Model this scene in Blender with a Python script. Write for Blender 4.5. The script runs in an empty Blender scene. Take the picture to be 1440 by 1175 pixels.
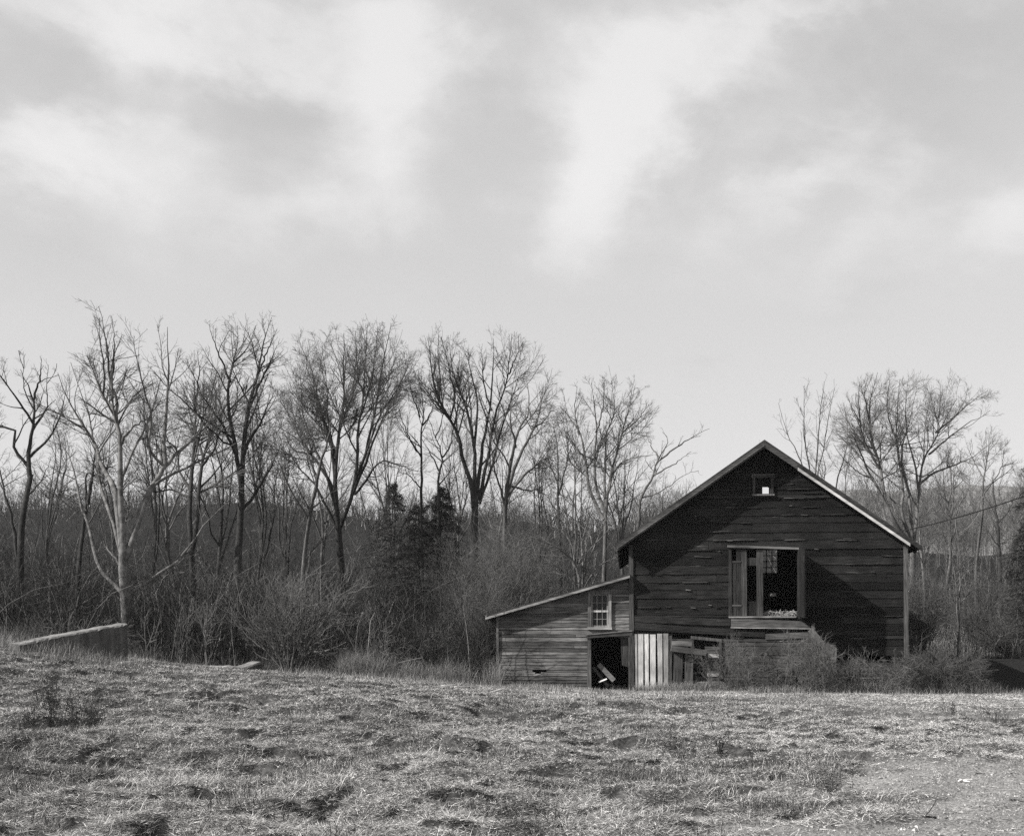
import bpy, math, random
import numpy as np
from mathutils import Vector

S = bpy.context.scene
C = S.collection
rng = np.random.default_rng(11)
random.seed(7)
R = math.radians

# ------------------------------------------------------------------ camera
F = 1876.0          # focal length in photo pixels (photo is 1440 x 1175)
EYE, HY = 1.7, 905.0
cam = bpy.data.cameras.new('camera')
cam.sensor_fit = 'HORIZONTAL'
cam.sensor_width = 36.0
cam.lens = 36.0 * F / 1440.0
cam.shift_y = (HY - 587.5) / 1440.0
cam.clip_start, cam.clip_end = 0.1, 9000
co = bpy.data.objects.new('camera', cam)
C.objects.link(co)
co.location = (0, 0, EYE)
co.rotation_euler = (R(90), 0, 0)
S.camera = co

# ------------------------------------------------------------------ light
SUN = Vector((3.02, 0.94, -2.15)).normalized()        # the way the light travels
sun = bpy.data.lights.new('sun', 'SUN')
sun.energy = 5.0
sun.angle = R(0.55)
sun.color = (1, 0.985, 0.965)
so = bpy.data.objects.new('sun', sun)
C.objects.link(so)
so.location = (-60, -25, 45)
so.rotation_euler = SUN.to_track_quat('-Z', 'Y').to_euler()

S.view_settings.view_transform = 'Standard'
S.view_settings.look = 'None'
S.view_settings.gamma = 1
S.view_settings.exposure = 0.55
S.cycles.use_denoising = False
S.cycles.adaptive_threshold = 0.004
S.cycles.max_bounces = 5
S.cycles.diffuse_bounces = 2
S.cycles.glossy_bounces = 2
S.cycles.transmission_bounces = 3
S.cycles.volume_bounces = 0
S.cycles.sample_clamp_direct = 10
S.cycles.sample_clamp_indirect = 3
S.cycles.caustics_reflective = False
S.cycles.caustics_refractive = False


class NT:
    """tiny node-building helper"""
    def __init__(s, tree):
        s.t = tree

    def n(s, kind, **kw):
        nd = s.t.nodes.new(kind)
        for k, v in kw.items():
            setattr(nd, k, v)
        return nd

    def put(s, sock, v):
        if hasattr(v, 'is_output'):
            s.t.links.new(v, sock)
        else:
            sock.default_value = v

    def m(s, op, a, b=None, c=None, clamp=False):
        nd = s.n('ShaderNodeMath', operation=op, use_clamp=clamp)
        s.put(nd.inputs[0], a)
        if b is not None:
            s.put(nd.inputs[1], b)
        if c is not None:
            s.put(nd.inputs[2], c)
        return nd.outputs[0]

    def noise(s, vec, scale, detail=4, rough=0.55, dist=0.0):
        nd = s.n('ShaderNodeTexNoise')
        if vec is not None:
            s.put(nd.inputs['Vector'], vec)
        nd.inputs['Scale'].default_value = scale
        nd.inputs['Detail'].default_value = detail
        nd.inputs['Roughness'].default_value = rough
        nd.inputs['Distortion'].default_value = dist
        return nd.outputs['Fac']

    def ramp(s, v, a, b, lo=0.0, hi=1.0, smooth=True):
        nd = s.n('ShaderNodeMapRange', interpolation_type='SMOOTHSTEP' if smooth else 'LINEAR')
        s.put(nd.inputs[0], v)
        nd.inputs[1].default_value = a
        nd.inputs[2].default_value = b
        nd.inputs[3].default_value = lo
        nd.inputs[4].default_value = hi
        return nd.outputs[0]

    def mix(s, f, a, b):
        nd = s.n('ShaderNodeMix', data_type='FLOAT')
        s.put(nd.inputs[0], f)
        s.put(nd.inputs[2], a)
        s.put(nd.inputs[3], b)
        return nd.outputs[0]

    def grey(s, v, warm=(1.0, 0.985, 0.965)):
        nd = s.n('ShaderNodeCombineColor')
        for i in range(3):
            s.put(nd.inputs[i], s.m('MULTIPLY', v, warm[i]))
        return nd.outputs[0]


# ------------------------------------------------------------------ sky
W = bpy.data.worlds.new('World')
S.world = W
W.use_nodes = True
W.node_tree.nodes.clear()
w = NT(W.node_tree)
sky = w.n('ShaderNodeTexSky', sky_type='NISHITA')
sky.sun_disc = False
sky.sun_elevation = math.asin(-SUN.z)
sky.sun_rotation = math.atan2(-SUN.x, -SUN.y) % (2 * math.pi)
sky.altitude = 100
sky.air_density, sky.dust_density, sky.ozone_density = 1.0, 1.0, 1.0
bw = w.n('ShaderNodeRGBToBW')
w.t.links.new(sky.outputs[0], bw.inputs[0])
geo = w.n('ShaderNodeTexCoord')
sep = w.n('ShaderNodeSeparateXYZ')
w.t.links.new(geo.outputs['Generated'], sep.inputs[0])
az = w.m('ARCTAN2', sep.outputs[0], sep.outputs[1])
el = w.m('ARCSINE', sep.outputs[2])
# wind-drawn clouds: noise in direction space, tilted streaks
cu = w.m('ADD', w.m('MULTIPLY', az, 0.8), w.m('MULTIPLY', el, -0.35))
cv = w.m('ADD', w.m('MULTIPLY', el, 1.9), w.m('MULTIPLY', az, 0.5))
cvec = w.n('ShaderNodeCombineXYZ')
w.put(cvec.inputs[0], cu)
w.put(cvec.inputs[1], cv)
cvec.inputs[2].default_value = 3.7
ivec = w.n('ShaderNodeCombineXYZ'); w.put(ivec.inputs[0], az); w.put(ivec.inputs[1], w.m('MULTIPLY', el, 1.35)); ivec.inputs[2].default_value = 1.3
wob1 = w.noise(ivec.outputs[0], 6.0, 6, 0.6, 0.2)
wob2 = w.noise(cvec.outputs[0], 8.0, 6, 0.6)
azw = w.m('ADD', az, w.m('MULTIPLY', w.m('SUBTRACT', wob1, 0.5), 0.16))
elw = w.m('ADD', el, w.m('MULTIPLY', w.m('SUBTRACT', wob2, 0.5), 0.13))


def bank(x, y, sx, sy, rot, amp):
    """one soft cloud bank at a compass bearing and height above the horizon"""
    a0, e0 = math.atan((x - 720) / F), math.atan((HY - y) / math.hypot(F, x - 720))
    da, de = w.m('SUBTRACT', azw, a0), w.m('SUBTRACT', elw, e0)
    c, s_ = math.cos(R(rot)), math.sin(R(rot))
    u = w.m('DIVIDE', w.m('ADD', w.m('MULTIPLY', da, c), w.m('MULTIPLY', de, s_)), sx / F)
    v = w.m('DIVIDE', w.m('ADD', w.m('MULTIPLY', da, -s_), w.m('MULTIPLY', de, c)), sy / F)
    q = w.m('ADD', w.m('MULTIPLY', u, u), w.m('MULTIPLY', v, v))
    return w.m('MULTIPLY', w.m('EXPONENT', w.m('MULTIPLY', q, -1.0)), amp)


BANKS = [(880, 130, 110, 85, 40, 0.95), (815, 250, 90, 130, -18, 0.95), (785, 330, 60, 60, 0, 0.5), (585, 75, 75, 110, -25, 0.7),
         (500, 215, 105, 75, 25, 0.55), (250, 25, 330, 45, -3, 1.0), (215, 95, 60, 50, 0, 0.5), (60, 225, 170, 45, 3, 0.85),
         (250, 200, 70, 50, 15, 0.3), (230, 300, 170, 40, 0, 0.3), (1190, 220, 85, 55, 25, 0.55), (1090, 265, 110, 35, 28, 0.5),
         (1170, 365, 85, 38, 20, 0.6), (1390, 330, 110, 45, 18, 0.75), (1290, 240, 90, 30, 10, 0.35), (1150, 15, 150, 25, 0, 0.65), (1010, 60, 120, 45, -10, 0.5),
         (420, 310, 120, 50, 0, 0.4), (90, -120, 400, 60, 0, 0.7), (900, -160, 300, 60, 10, 0.6)]
DARKS = [(90, 115, 150, 55, 0, 0.5), (375, 140, 110, 70, 20, 0.55), (680, 90, 60, 90, 0, 0.45), (990, 200, 110, 55, 35, 0.55),
         (1310, 110, 190, 95, 8, 0.75), (60, 340, 130, 50, 0, 0.3), (1290, 390, 120, 18, 8, 0.25), (1020, 527, 32, 9, 0, 0.28), (905, 525, 30, 7, 0, 0.12)]
cl = 0.0
for b in BANKS:
    cl = w.m('ADD', cl, bank(*b))
dk = 0.0
for b in DARKS:
    dk = w.m('ADD', dk, bank(*b))
fine = w.noise(ivec.outputs[0], 9.0, 7, 0.6, 0.2)
cloud = w.m('ADD', cl, w.m('MULTIPLY', w.m('SUBTRACT', fine, 0.5), 1.9))
cloud = w.ramp(cloud, -0.15, 1.25)
cloud = w.m('MULTIPLY', cloud, w.ramp(el, 0.20, 0.34))
SKYS = 0.08
base = w.m('MULTIPLY', w.m('POWER', bw.outputs[0], 0.32), 1.0)
tone = w.m('SUBTRACT', w.m('ADD', w.m('MULTIPLY', base, SKY_K := 4.05), w.m('MULTIPLY', cloud, 2.05)), w.m('MULTIPLY', dk, 0.75))
tone = w.m('MULTIPLY', w.m('MAXIMUM', tone, 0.4), w.ramp(el, 0.5, 0.95, 1.0, 0.35))
bg = w.n('ShaderNodeBackground')
w.put(bg.inputs[0], w.grey(tone, (1.0, 0.993, 0.993)))
bg.inputs[1].default_value = SKYS
wo = w.n('ShaderNodeOutputWorld')
w.t.links.new(bg.outputs[0], wo.inputs[0])


# ------------------------------------------------------------------ object helpers
def tag(o, label=None, cat=None, group=None, kind=None):
    if label: o['label'] = label
    if cat: o['category'] = cat
    if group: o['group'] = group
    if kind: o['kind'] = kind
    return o


def empty(name, loc, label, cat, group=None):
    o = bpy.data.objects.new(name, None)
    C.objects.link(o)
    o.location = loc
    o.empty_display_size = 0.3
    bpy.context.view_layer.update()
    return tag(o, label, cat, group)


def link(name, me, parent=None):
    o = bpy.data.objects.new(name, me)
    C.objects.link(o)
    if parent is not None:
        o.parent = parent
        o.matrix_parent_inverse = parent.matrix_world.inverted()
    return o


def mesh_np(name, V, quads=None, tris=None, mat=None, tone=None, smooth=False):
    V = np.asarray(V, np.float32).reshape(-1, 3)
    me = bpy.data.meshes.new(name)
    loops, starts, n0 = [], [], 0
    if quads is not None and len(quads):
        q = np.asarray(quads, np.int32).reshape(-1, 4)
        loops.append(q.ravel()); starts.append(n0 + 4 * np.arange(len(q))); n0 += 4 * len(q)
    if tris is not None and len(tris):
        t = np.asarray(tris, np.int32).reshape(-1, 3)
        loops.append(t.ravel()); starts.append(n0 + 3 * np.arange(len(t))); n0 += 3 * len(t)
    loops, starts = np.concatenate(loops), np.concatenate(starts)
    me.vertices.add(len(V)); me.vertices.foreach_set('co', V.ravel())
    me.loops.add(len(loops)); me.loops.foreach_set('vertex_index', loops.astype(np.int32))
    me.polygons.add(len(starts)); me.polygons.foreach_set('loop_start', starts.astype(np.int32))
    me.update(calc_edges=True)
    me.polygons.foreach_set('use_smooth', np.full(len(starts), bool(smooth)))
    if tone is not None:
        a = me.attributes.new('tone', 'FLOAT', 'POINT')
        a.data.foreach_set('value', np.asarray(tone, np.float32))
    if mat: me.materials.append(mat)
    return me


class MB:
    """collects boards, bars and boxes into one mesh"""
    def __init__(s):
        s.v, s.q, s.t = [], [], []

    def hexa(s, c, tone=1.0):
        n = len(s.v)
        s.v += [tuple(p) for p in c]
        s.t += [tone] * 8
        for f in ((0, 3, 2, 1), (4, 5, 6, 7), (0, 1, 5, 4), (1, 2, 6, 5), (2, 3, 7, 6), (3, 0, 4, 7)):
            s.q.append(tuple(n + i for i in f))
        return s

    def box(s, x0, x1, y0, y1, z0, z1, tone=1.0):
        return s.hexa([(x0, y0, z0), (x1, y0, z0), (x1, y1, z0), (x0, y1, z0), (x0, y0, z1), (x1, y0, z1), (x1, y1, z1), (x0, y1, z1)], tone)

    def bar(s, p, q, wid, hgt, tone=1.0, up=(0, 0, 1)):
        p, q, up = Vector(p), Vector(q), Vector(up)
        d = (q - p).normalized()
        a = d.cross(up).normalized() * wid / 2
        b = a.cross(d).normalized() * hgt / 2
        return s.hexa([p - a - b, p + a - b, p + a + b, p - a + b, q - a - b, q + a - b, q + a + b, q - a + b], tone)

    def poly(s, pts, y0, y1, tone=1.0):
        """quad in the x-z plane extruded from y0 to y1 (pts counter-clockwise seen from the front)"""
        a, b, c, d = pts
        return s.hexa([(a[0], y0, a[1]), (b[0], y0, b[1]), (b[0], y1, b[1]), (a[0], y1, a[1]),
                       (d[0], y0, d[1]), (c[0], y0, c[1]), (c[0], y1, c[1]), (d[0], y1, d[1])], tone)

    def build(s, name, mat, parent=None, bevel=0.0):
        o = link(name, mesh_np(name, s.v, quads=s.q, mat=mat, tone=s.t), parent)
        if bevel:
            b = o.modifiers.new('bevel', 'BEVEL'); b.width = bevel; b.segments = 1; b.limit_method = 'ANGLE'
        return o


def X(x, D): return (x - 720.0) / F * D
def Z(y, D): return EYE - (y - HY) / F * D


# ------------------------------------------------------------------ materials
def new_mat(name):
    m = bpy.data.materials.new(name)
    m.use_nodes = True
    m.node_tree.nodes.clear()
    t = NT(m.node_tree)
    p = t.n('ShaderNodeBsdfPrincipled')
    o = t.n('ShaderNodeOutputMaterial')
    t.t.links.new(p.outputs[0], o.inputs[0])
    p.inputs['Specular IOR Level'].default_value = 0.15
    p.inputs['Roughness'].default_value = 0.9
    return m, t, p


def wood(name, base, wear=0.3, wear_amt=0.5, axis='x', rough=0.85, var=0.7):
    """weathered sawn boards: grain along one axis, worn pale flecks, per-board tone"""
    m, t, p = new_mat(name)
    tc = t.n('ShaderNodeTexCoord').outputs['Object']
    def mp(sc):
        nd = t.n('ShaderNodeMapping'); t.put(nd.inputs[0], tc); nd.inputs['Scale'].default_value = sc; return nd.outputs[0]
    g = (1.2, 14, 26) if axis == 'x' else (26, 26, 1.2)
    k = (0.7, 9, 11) if axis == 'x' else (11, 11, 0.7)
    grain = t.noise(mp(g), 1.6, 6, 0.65)
    blot = t.noise(mp((1, 1, 1)), 0.9, 5, 0.6)
    fl = t.noise(mp(k), 1.5, 5, 0.7, 0.6)
    at = t.n('ShaderNodeAttribute', attribute_name='tone').outputs['Fac']
    c = t.m('MULTIPLY', base, t.m('MULTIPLY', at, t.ramp(grain, 0.25, 0.75, 1 - var, 1 + var)))
    c = t.m('MULTIPLY', c, t.ramp(blot, 0.3, 0.7, 0.65, 1.35))
    msk = t.m('MULTIPLY', t.ramp(fl, 0.62, 0.72), t.ramp(blot, 0.40, 0.58))
    c = t.mix(t.m('MULTIPLY', msk, wear_amt), c, wear)
    t.put(p.inputs['Base Color'], t.grey(c))
    p.inputs['Roughness'].default_value = rough
    b = t.n('ShaderNodeBump'); b.inputs['Strength'].default_value = 0.5; b.inputs['Distance'].default_value = 0.01
    t.put(b.inputs['Height'], grain)
    t.put(p.inputs['Normal'], b.outputs[0])
    return m


def bark(name, base, patch=0.0, patch_col=0.4):
    m, t, p = new_mat(name)
    tc = t.n('ShaderNodeTexCoord').outputs['Object']
    nd = t.n('ShaderNodeMapping'); t.put(nd.inputs[0], tc); nd.inputs['Scale'].default_value = (9, 9, 2.2)
    f = t.noise(nd.outputs[0], 2.0, 5, 0.65)
    b2 = t.noise(tc, 1.1, 3, 0.6)
    c = t.m('MULTIPLY', base, t.m('MULTIPLY', t.ramp(f, 0.25, 0.75, 0.45, 1.6), t.ramp(b2, 0.3, 0.7, 0.7, 1.3)))
    if patch:
        c = t.mix(t.m('MULTIPLY', t.ramp(t.noise(tc, 3.5, 4, 0.6), 0.45, 0.6), patch), c, patch_col)
    t.put(p.inputs['Base Color'], t.grey(c))
    b = t.n('ShaderNodeBump'); b.inputs['Strength'].default_value = 0.6; b.inputs['Distance'].default_value = 0.03
    t.put(b.inputs['Height'], f)
    t.put(p.inputs['Normal'], b.outputs[0])
    return m


def toned(name, base):
    """twigs, blades and needles: flat albedo times the per-vertex tone"""
    m, t, p = new_mat(name)
    at = t.n('ShaderNodeAttribute', attribute_name='tone').outputs['Fac']
    t.put(p.inputs['Base Color'], t.grey(t.m('MULTIPLY', at, base)))
    return m


M_barn = wood('barn_boards', 0.0155, 0.30, 0.6, 'x', var=0.75)
M_barn_v = wood('barn_trim', 0.05, 0.3, 0.45, 'z')
M_clap = wood('clapboard', 0.115, 0.45, 0.75, 'x', var=0.9)
M_grey_x = wood('grey_board', 0.12, 0.4, 0.6, 'x')
M_grey_z = wood('grey_upright_board', 0.10, 0.32, 0.5, 'z')
M_pale_z = wood('pale_plank', 0.52, 0.6, 0.6, 'z', var=0.35)
M_pale_x = wood('pale_board', 0.55, 0.7, 0.5, 'x', var=0.3)
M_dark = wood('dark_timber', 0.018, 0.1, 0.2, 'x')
M_roof = wood('roofing', 0.05, 0.2, 0.3, 'x')
M_bark = bark('bark', 0.10)
M_bark_d = bark('dark_bark', 0.038)
M_bark_p = bark('pale_bark', 0.10, 0.5, 0.27)
M_twig = toned('twigs', 0.095)
M_twig_l = toned('pale_twigs', 0.13)
M_grass = toned('dry_grass', 1.0)
M_needle = toned('needles', 0.055)


# ------------------------------------------------------------------ noise and terrain
_T = np.random.default_rng(3).random((256, 256))


def vnoise(x, y):
    xi, yi = np.floor(x).astype(int), np.floor(y).astype(int)
    fx, fy = x - xi, y - yi
    fx, fy = fx * fx * (3 - 2 * fx), fy * fy * (3 - 2 * fy)
    a, b = _T[xi % 256, yi % 256], _T[(xi + 1) % 256, yi % 256]
    c, d = _T[xi % 256, (yi + 1) % 256], _T[(xi + 1) % 256, (yi + 1) % 256]
    return (a * (1 - fx) + b * fx) * (1 - fy) + (c * (1 - fx) + d * fx) * fy


def fbm(x, y, o=4):
    s, a, n = 0, 0.5, 0
    for i in range(o):
        s = s + a * vnoise(x * 2 ** i + 17.3 * i, y * 2 ** i + 5.1 * i); n += a; a *= 0.5
    return s / n


def sst(a, b, x):
    t = np.clip((x - a) / (b - a), 0, 1)
    return t * t * (3 - 2 * t)


TX = [-60, -30, -20, -16.1, -13.9, -11.6, -9.4, -6.5, -3.8, -0.7, 3.1, 16, 60]
TZ = [3.0, 2.5, 2.1, 1.74, 1.48, 1.1, .87, .74, .58, .29, .06, .02, .0]


def dirt_mask(x, y):
    n = (fbm(x * 0.55 + 40, y * 0.55, 4) - 0.5) * 3.4 + (fbm(x * 2.3, y * 1.6 + 9, 3) - 0.5) * 1.6
    a = sst(2.2, 3.3, x + n - 0.26 * (y - 11.8)) * sst(20.5, 17.5, y + n * 0.9)
    b = 0.45 * sst(5.0, 9.0, x + n) * sst(28, 31, y + n) * sst(46, 42, y)
    return np.maximum(a, b)


def pits(x, y):
    return sst(0.57, 0.67, fbm(x * 2.6 + 31, y * 2.0 + 8, 3))


def H(x, y, fine=True):
    x, y = np.asarray(x, float), np.asarray(y, float)
    z = np.interp(x, TX, TZ) * sst(11, 40, y) * (1 - 0.3 * sst(60, 120, y))
    z = z - 0.35 * sst(43, 50, y) * sst(2, -3, x)
    z = z + sst(10, 15, x) * 1.0 * sst(52.5, 58.0, y)
    back = 1 - sst(260, 420, y)
    z = z + back * 18.2 * sst(75, 185, y) * (1 - 0.55 * sst(-8, 50, x))
    z = z + back * sst(12, 20, x) * 3.6 * sst(60, 100, y)
    z = z + 4.0 * back * (fbm(x * 0.06 + 9, y * 0.03, 3) - 0.5) * sst(80, 150, y)
    if fine:
        nr = sst(46, 30, y) * sst(-2, 6, y)
        d = dirt_mask(x, y)
        amp = 1 - 0.65 * d
        z = z + nr * amp * ((fbm(x * 0.35, y * 0.35, 3) - 0.5) * 0.46 + (fbm(x * 1.5 + 7, y * 1.5, 3) - 0.5) * 0.30 + (fbm(x * 4.2, y * 4.2 + 3, 2) - 0.5) * 0.07 - 0.17 * pits(x, y))
    return z


def axis_pts(fine_lo, fine_hi, step, lo, hi, grow=1.09):
    a = list(np.arange(fine_lo, fine_hi, step))
    d, p = step, a[-1]
    while p < hi:
        d *= grow; p += d; a.append(p)
    d, p, pre = step, a[0], []
    while p > lo:
        d *= grow; p -= d; pre.append(p)
    return np.array(pre[::-1] + a)


gx, gy = axis_pts(-19, 19.5, 0.13, -1000, 1250), axis_pts(8, 47, 0.13, -60, 1200)
GX, GY = np.meshgrid(gx, gy)
GZ = H(GX, GY)
nx, ny = len(gx), len(gy)
idx = np.arange(nx * ny).reshape(ny, nx)
gq = np.stack([idx[:-1, :-1], idx[:-1, 1:], idx[1:, 1:], idx[1:, :-1]], -1).reshape(-1, 4)
mg, t, p = new_mat('ground')
tc = t.n('ShaderNodeTexCoord').outputs['Object']
at = t.n('ShaderNodeAttribute', attribute_name='tone').outputs['Fac']
n1, n2, n3 = t.noise(tc, 1.3, 6, 0.65), t.noise(tc, 14.0, 4, 0.7), t.noise(tc, 34.0, 4, 0.75)
thatch = t.m('MULTIPLY', t.ramp(n1, 0.3, 0.7, 0.03, 0.08), t.ramp(n2, 0.3, 0.7, 0.4, 1.6))
grav = t.m('MULTIPLY', t.ramp(n3, 0.38, 0.64, 0.13, 0.40), t.m('MULTIPLY', t.ramp(n1, 0.35, 0.65, 0.8, 1.1), t.ramp(n2, 0.35, 0.65, 0.8, 1.15)))
lit = t.n('ShaderNodeAttribute', attribute_name='shaded_litter').outputs['Fac']
shaded_litter = t.m('MULTIPLY', 0.014, t.ramp(n2, 0.3, 0.7, 0.5, 1.6))  # leaf litter, blackened so its colour carries the shade behind the barn
t.put(p.inputs['Base Color'], t.grey(t.mix(lit, t.mix(at, thatch, grav), shaded_litter)))
b = t.n('ShaderNodeBump'); b.inputs['Strength'].default_value = 0.7; b.inputs['Distance'].default_value = 0.02
t.put(b.inputs['Height'], t.m('ADD', n2, t.m('MULTIPLY', n3, 0.6)))
t.put(p.inputs['Normal'], b.outputs[0])
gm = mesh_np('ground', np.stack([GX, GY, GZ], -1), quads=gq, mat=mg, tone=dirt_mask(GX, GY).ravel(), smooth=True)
la = gm.attributes.new('shaded_litter', 'FLOAT', 'POINT')
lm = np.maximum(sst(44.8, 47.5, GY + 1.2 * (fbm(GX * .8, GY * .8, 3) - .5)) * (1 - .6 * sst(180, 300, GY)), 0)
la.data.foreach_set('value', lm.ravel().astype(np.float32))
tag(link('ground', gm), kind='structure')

# far ridge beyond the valley
mr, t, p = new_mat('hazy_wooded_ridge')
tc = t.n('ShaderNodeTexCoord').outputs['Object']
t.put(p.inputs['Base Color'], t.grey(t.m('MULTIPLY', 0.2, t.ramp(t.noise(tc, 0.06, 6, 0.7), 0.3, 0.7, 0.6, 1.4))))  # albedo raised, so part of the haze is painted into the ridge
rx = np.linspace(-700, 1000, 170)
ry = np.linspace(640, 1150, 24)
RX, RY = np.meshgrid(rx, ry)
prof = np.sin(np.clip((RY - 640) / 510, 0, 1) * math.pi) ** 0.8
RZ = prof * (104 + 26 * (fbm(RX * 0.0024 + 3, RY * 0.0012, 4) - 0.5) + 9 * (fbm(RX * 0.024, RY * 0.024, 3) - 0.5) + 0.006 * RX) * 1.0 - 4
RZ = (RZ + 4) * sst(0, 120, RX) - 4
i2 = np.arange(RX.size).reshape(RX.shape)
rq = np.stack([i2[:-1, :-1], i2[:-1, 1:], i2[1:, 1:], i2[1:, :-1]], -1).reshape(-1, 4)
tag(link('ridge', mesh_np('ridge', np.stack([RX, RY, RZ], -1), quads=rq, mat=mr, smooth=True)), kind='structure')


# ------------------------------------------------------------------ branching
def unit(a):
    return a / np.maximum(np.linalg.norm(a, axis=-1, keepdims=True), 1e-9)


def tubes(P, Rr, sides):
    """P (N,n,3) centre lines, Rr (N,n) radii -> vertices and quads"""
    N, n, _ = P.shape
    T = np.empty_like(P)
    T[:, 1:-1] = P[:, 2:] - P[:, :-2]; T[:, 0] = P[:, 1] - P[:, 0]; T[:, -1] = P[:, -1] - P[:, -2]
    T = unit(T)
    mean = unit(P[:, -1] - P[:, 0])
    ref = np.where(np.abs(mean[:, :1]) < 0.6, np.array([[1., 0, 0]]), np.array([[0, 1., 0]]))[:, None, :]
    U = unit(np.cross(T, ref)); V = np.cross(T, U)
    a = np.arange(sides) * 2 * math.pi / sides
    ring = P[:, :, None] + Rr[:, :, None, None] * (np.cos(a)[None, None, :, None] * U[:, :, None] + np.sin(a)[None, None, :, None] * V[:, :, None])
    i = np.arange(N * n * sides).reshape(N, n, sides)
    a0, a1 = i[:, :-1], i[:, 1:]
    q = np.stack([a0, np.roll(a0, -1, 2), np.roll(a1, -1, 2), a1], -1).reshape(-1, 4)
    return ring.reshape(-1, 3), q


class Tubes:
    def __init__(s):
        s.v, s.q, s.t, s.n = [], [], [], 0

    def add(s, P, Rr, sides, tone=1.0, tvar=0.25, g=None):
        if len(P) == 0: return
        v, q = tubes(P, Rr, sides)
        s.v.append(v); s.q.append(q + s.n); s.n += len(v)
        tn = (tone * (1 + tvar * (2 * (g or rng).random(len(P)) - 1)))
        s.t.append(np.repeat(np.minimum(tn, 3.6), P.shape[1] * sides))

    def mesh(s, name, mat):
        return mesh_np(name, np.concatenate(s.v), quads=np.concatenate(s.q), mat=mat, tone=np.concatenate(s.t), smooth=True)


def grow(P, Rr, g, spacing, ratio, ang=(30, 60), tr=(0.2, 1.0), n=4, up=0.12, wob=0.15, maxlen=4.0, rs=0.55, minr=0.006, endr=0.5, minlen=0.15, tip=0.5, pw=1.0):
    """children sprouting along parent branches"""
    seg = np.linalg.norm(np.diff(P, axis=1), axis=2)
    L = seg.sum(1)
    k = np.maximum(1, g.poisson(L * (tr[1] - tr[0]) / spacing))
    par = np.repeat(np.arange(len(P)), k)
    N = len(par)
    t = tr[0] + (tr[1] - tr[0]) * g.random(N) ** pw
    f = t * (P.shape[1] - 1)
    i = np.minimum(f.astype(int), P.shape[1] - 2); fr = (f - i)[:, None]
    p0 = P[par, i] * (1 - fr) + P[par, i + 1] * fr
    r0 = Rr[par, i] * (1 - fr[:, 0]) + Rr[par, i + 1] * fr[:, 0]
    T = unit(P[par, i + 1] - P[par, i])
    q = g.normal(size=(N, 3)); q = unit(q - (q * T).sum(1, keepdims=True) * T)
    a = np.radians(ang[0] + (ang[1] - ang[0]) * g.random(N))[:, None]
    d = np.cos(a) * T + np.sin(a) * q
    ln = np.clip(L[par] * ratio * (1.12 - tip * t), minlen, maxlen) * (0.55 + 0.8 * g.random(N))
    out = np.empty((N, n, 3)); out[:, 0] = p0
    for j in range(1, n):
        out[:, j] = out[:, j - 1] + d * (ln / (n - 1))[:, None]
        d = unit(d + wob * g.normal(size=(N, 3)) + np.array([0, 0, up]))
    rr = np.maximum(r0 * rs, minr)
    rad = rr[:, None] * np.linspace(1, endr, n)[None]
    return out, np.maximum(rad, minr * 0.7)


def resample(pts, n):
    pts = np.asarray(pts, float)
    if len(pts) > 2:      # Catmull-Rom
        e = np.vstack([2 * pts[0] - pts[1], pts, 2 * pts[-1] - pts[-2]])
        o = []
        for i in range(1, len(e) - 2):
            for s in np.linspace(0, 1, 8, endpoint=False):
                a, b, c, d = e[i - 1], e[i], e[i + 1], e[i + 2]
                o.append(0.5 * (2 * b + (c - a) * s + (2 * a - 5 * b + 4 * c - d) * s * s + (3 * b - a - 3 * c + d) * s ** 3))
        pts = np.array(o + [e[-2]])
    L = np.r_[0, np.cumsum(np.linalg.norm(np.diff(pts, axis=0), axis=1))]
    u = np.linspace(0, L[-1], n)
    return np.stack([np.interp(u, L, pts[:, k]) for k in range(pts.shape[1])], 1)


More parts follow.
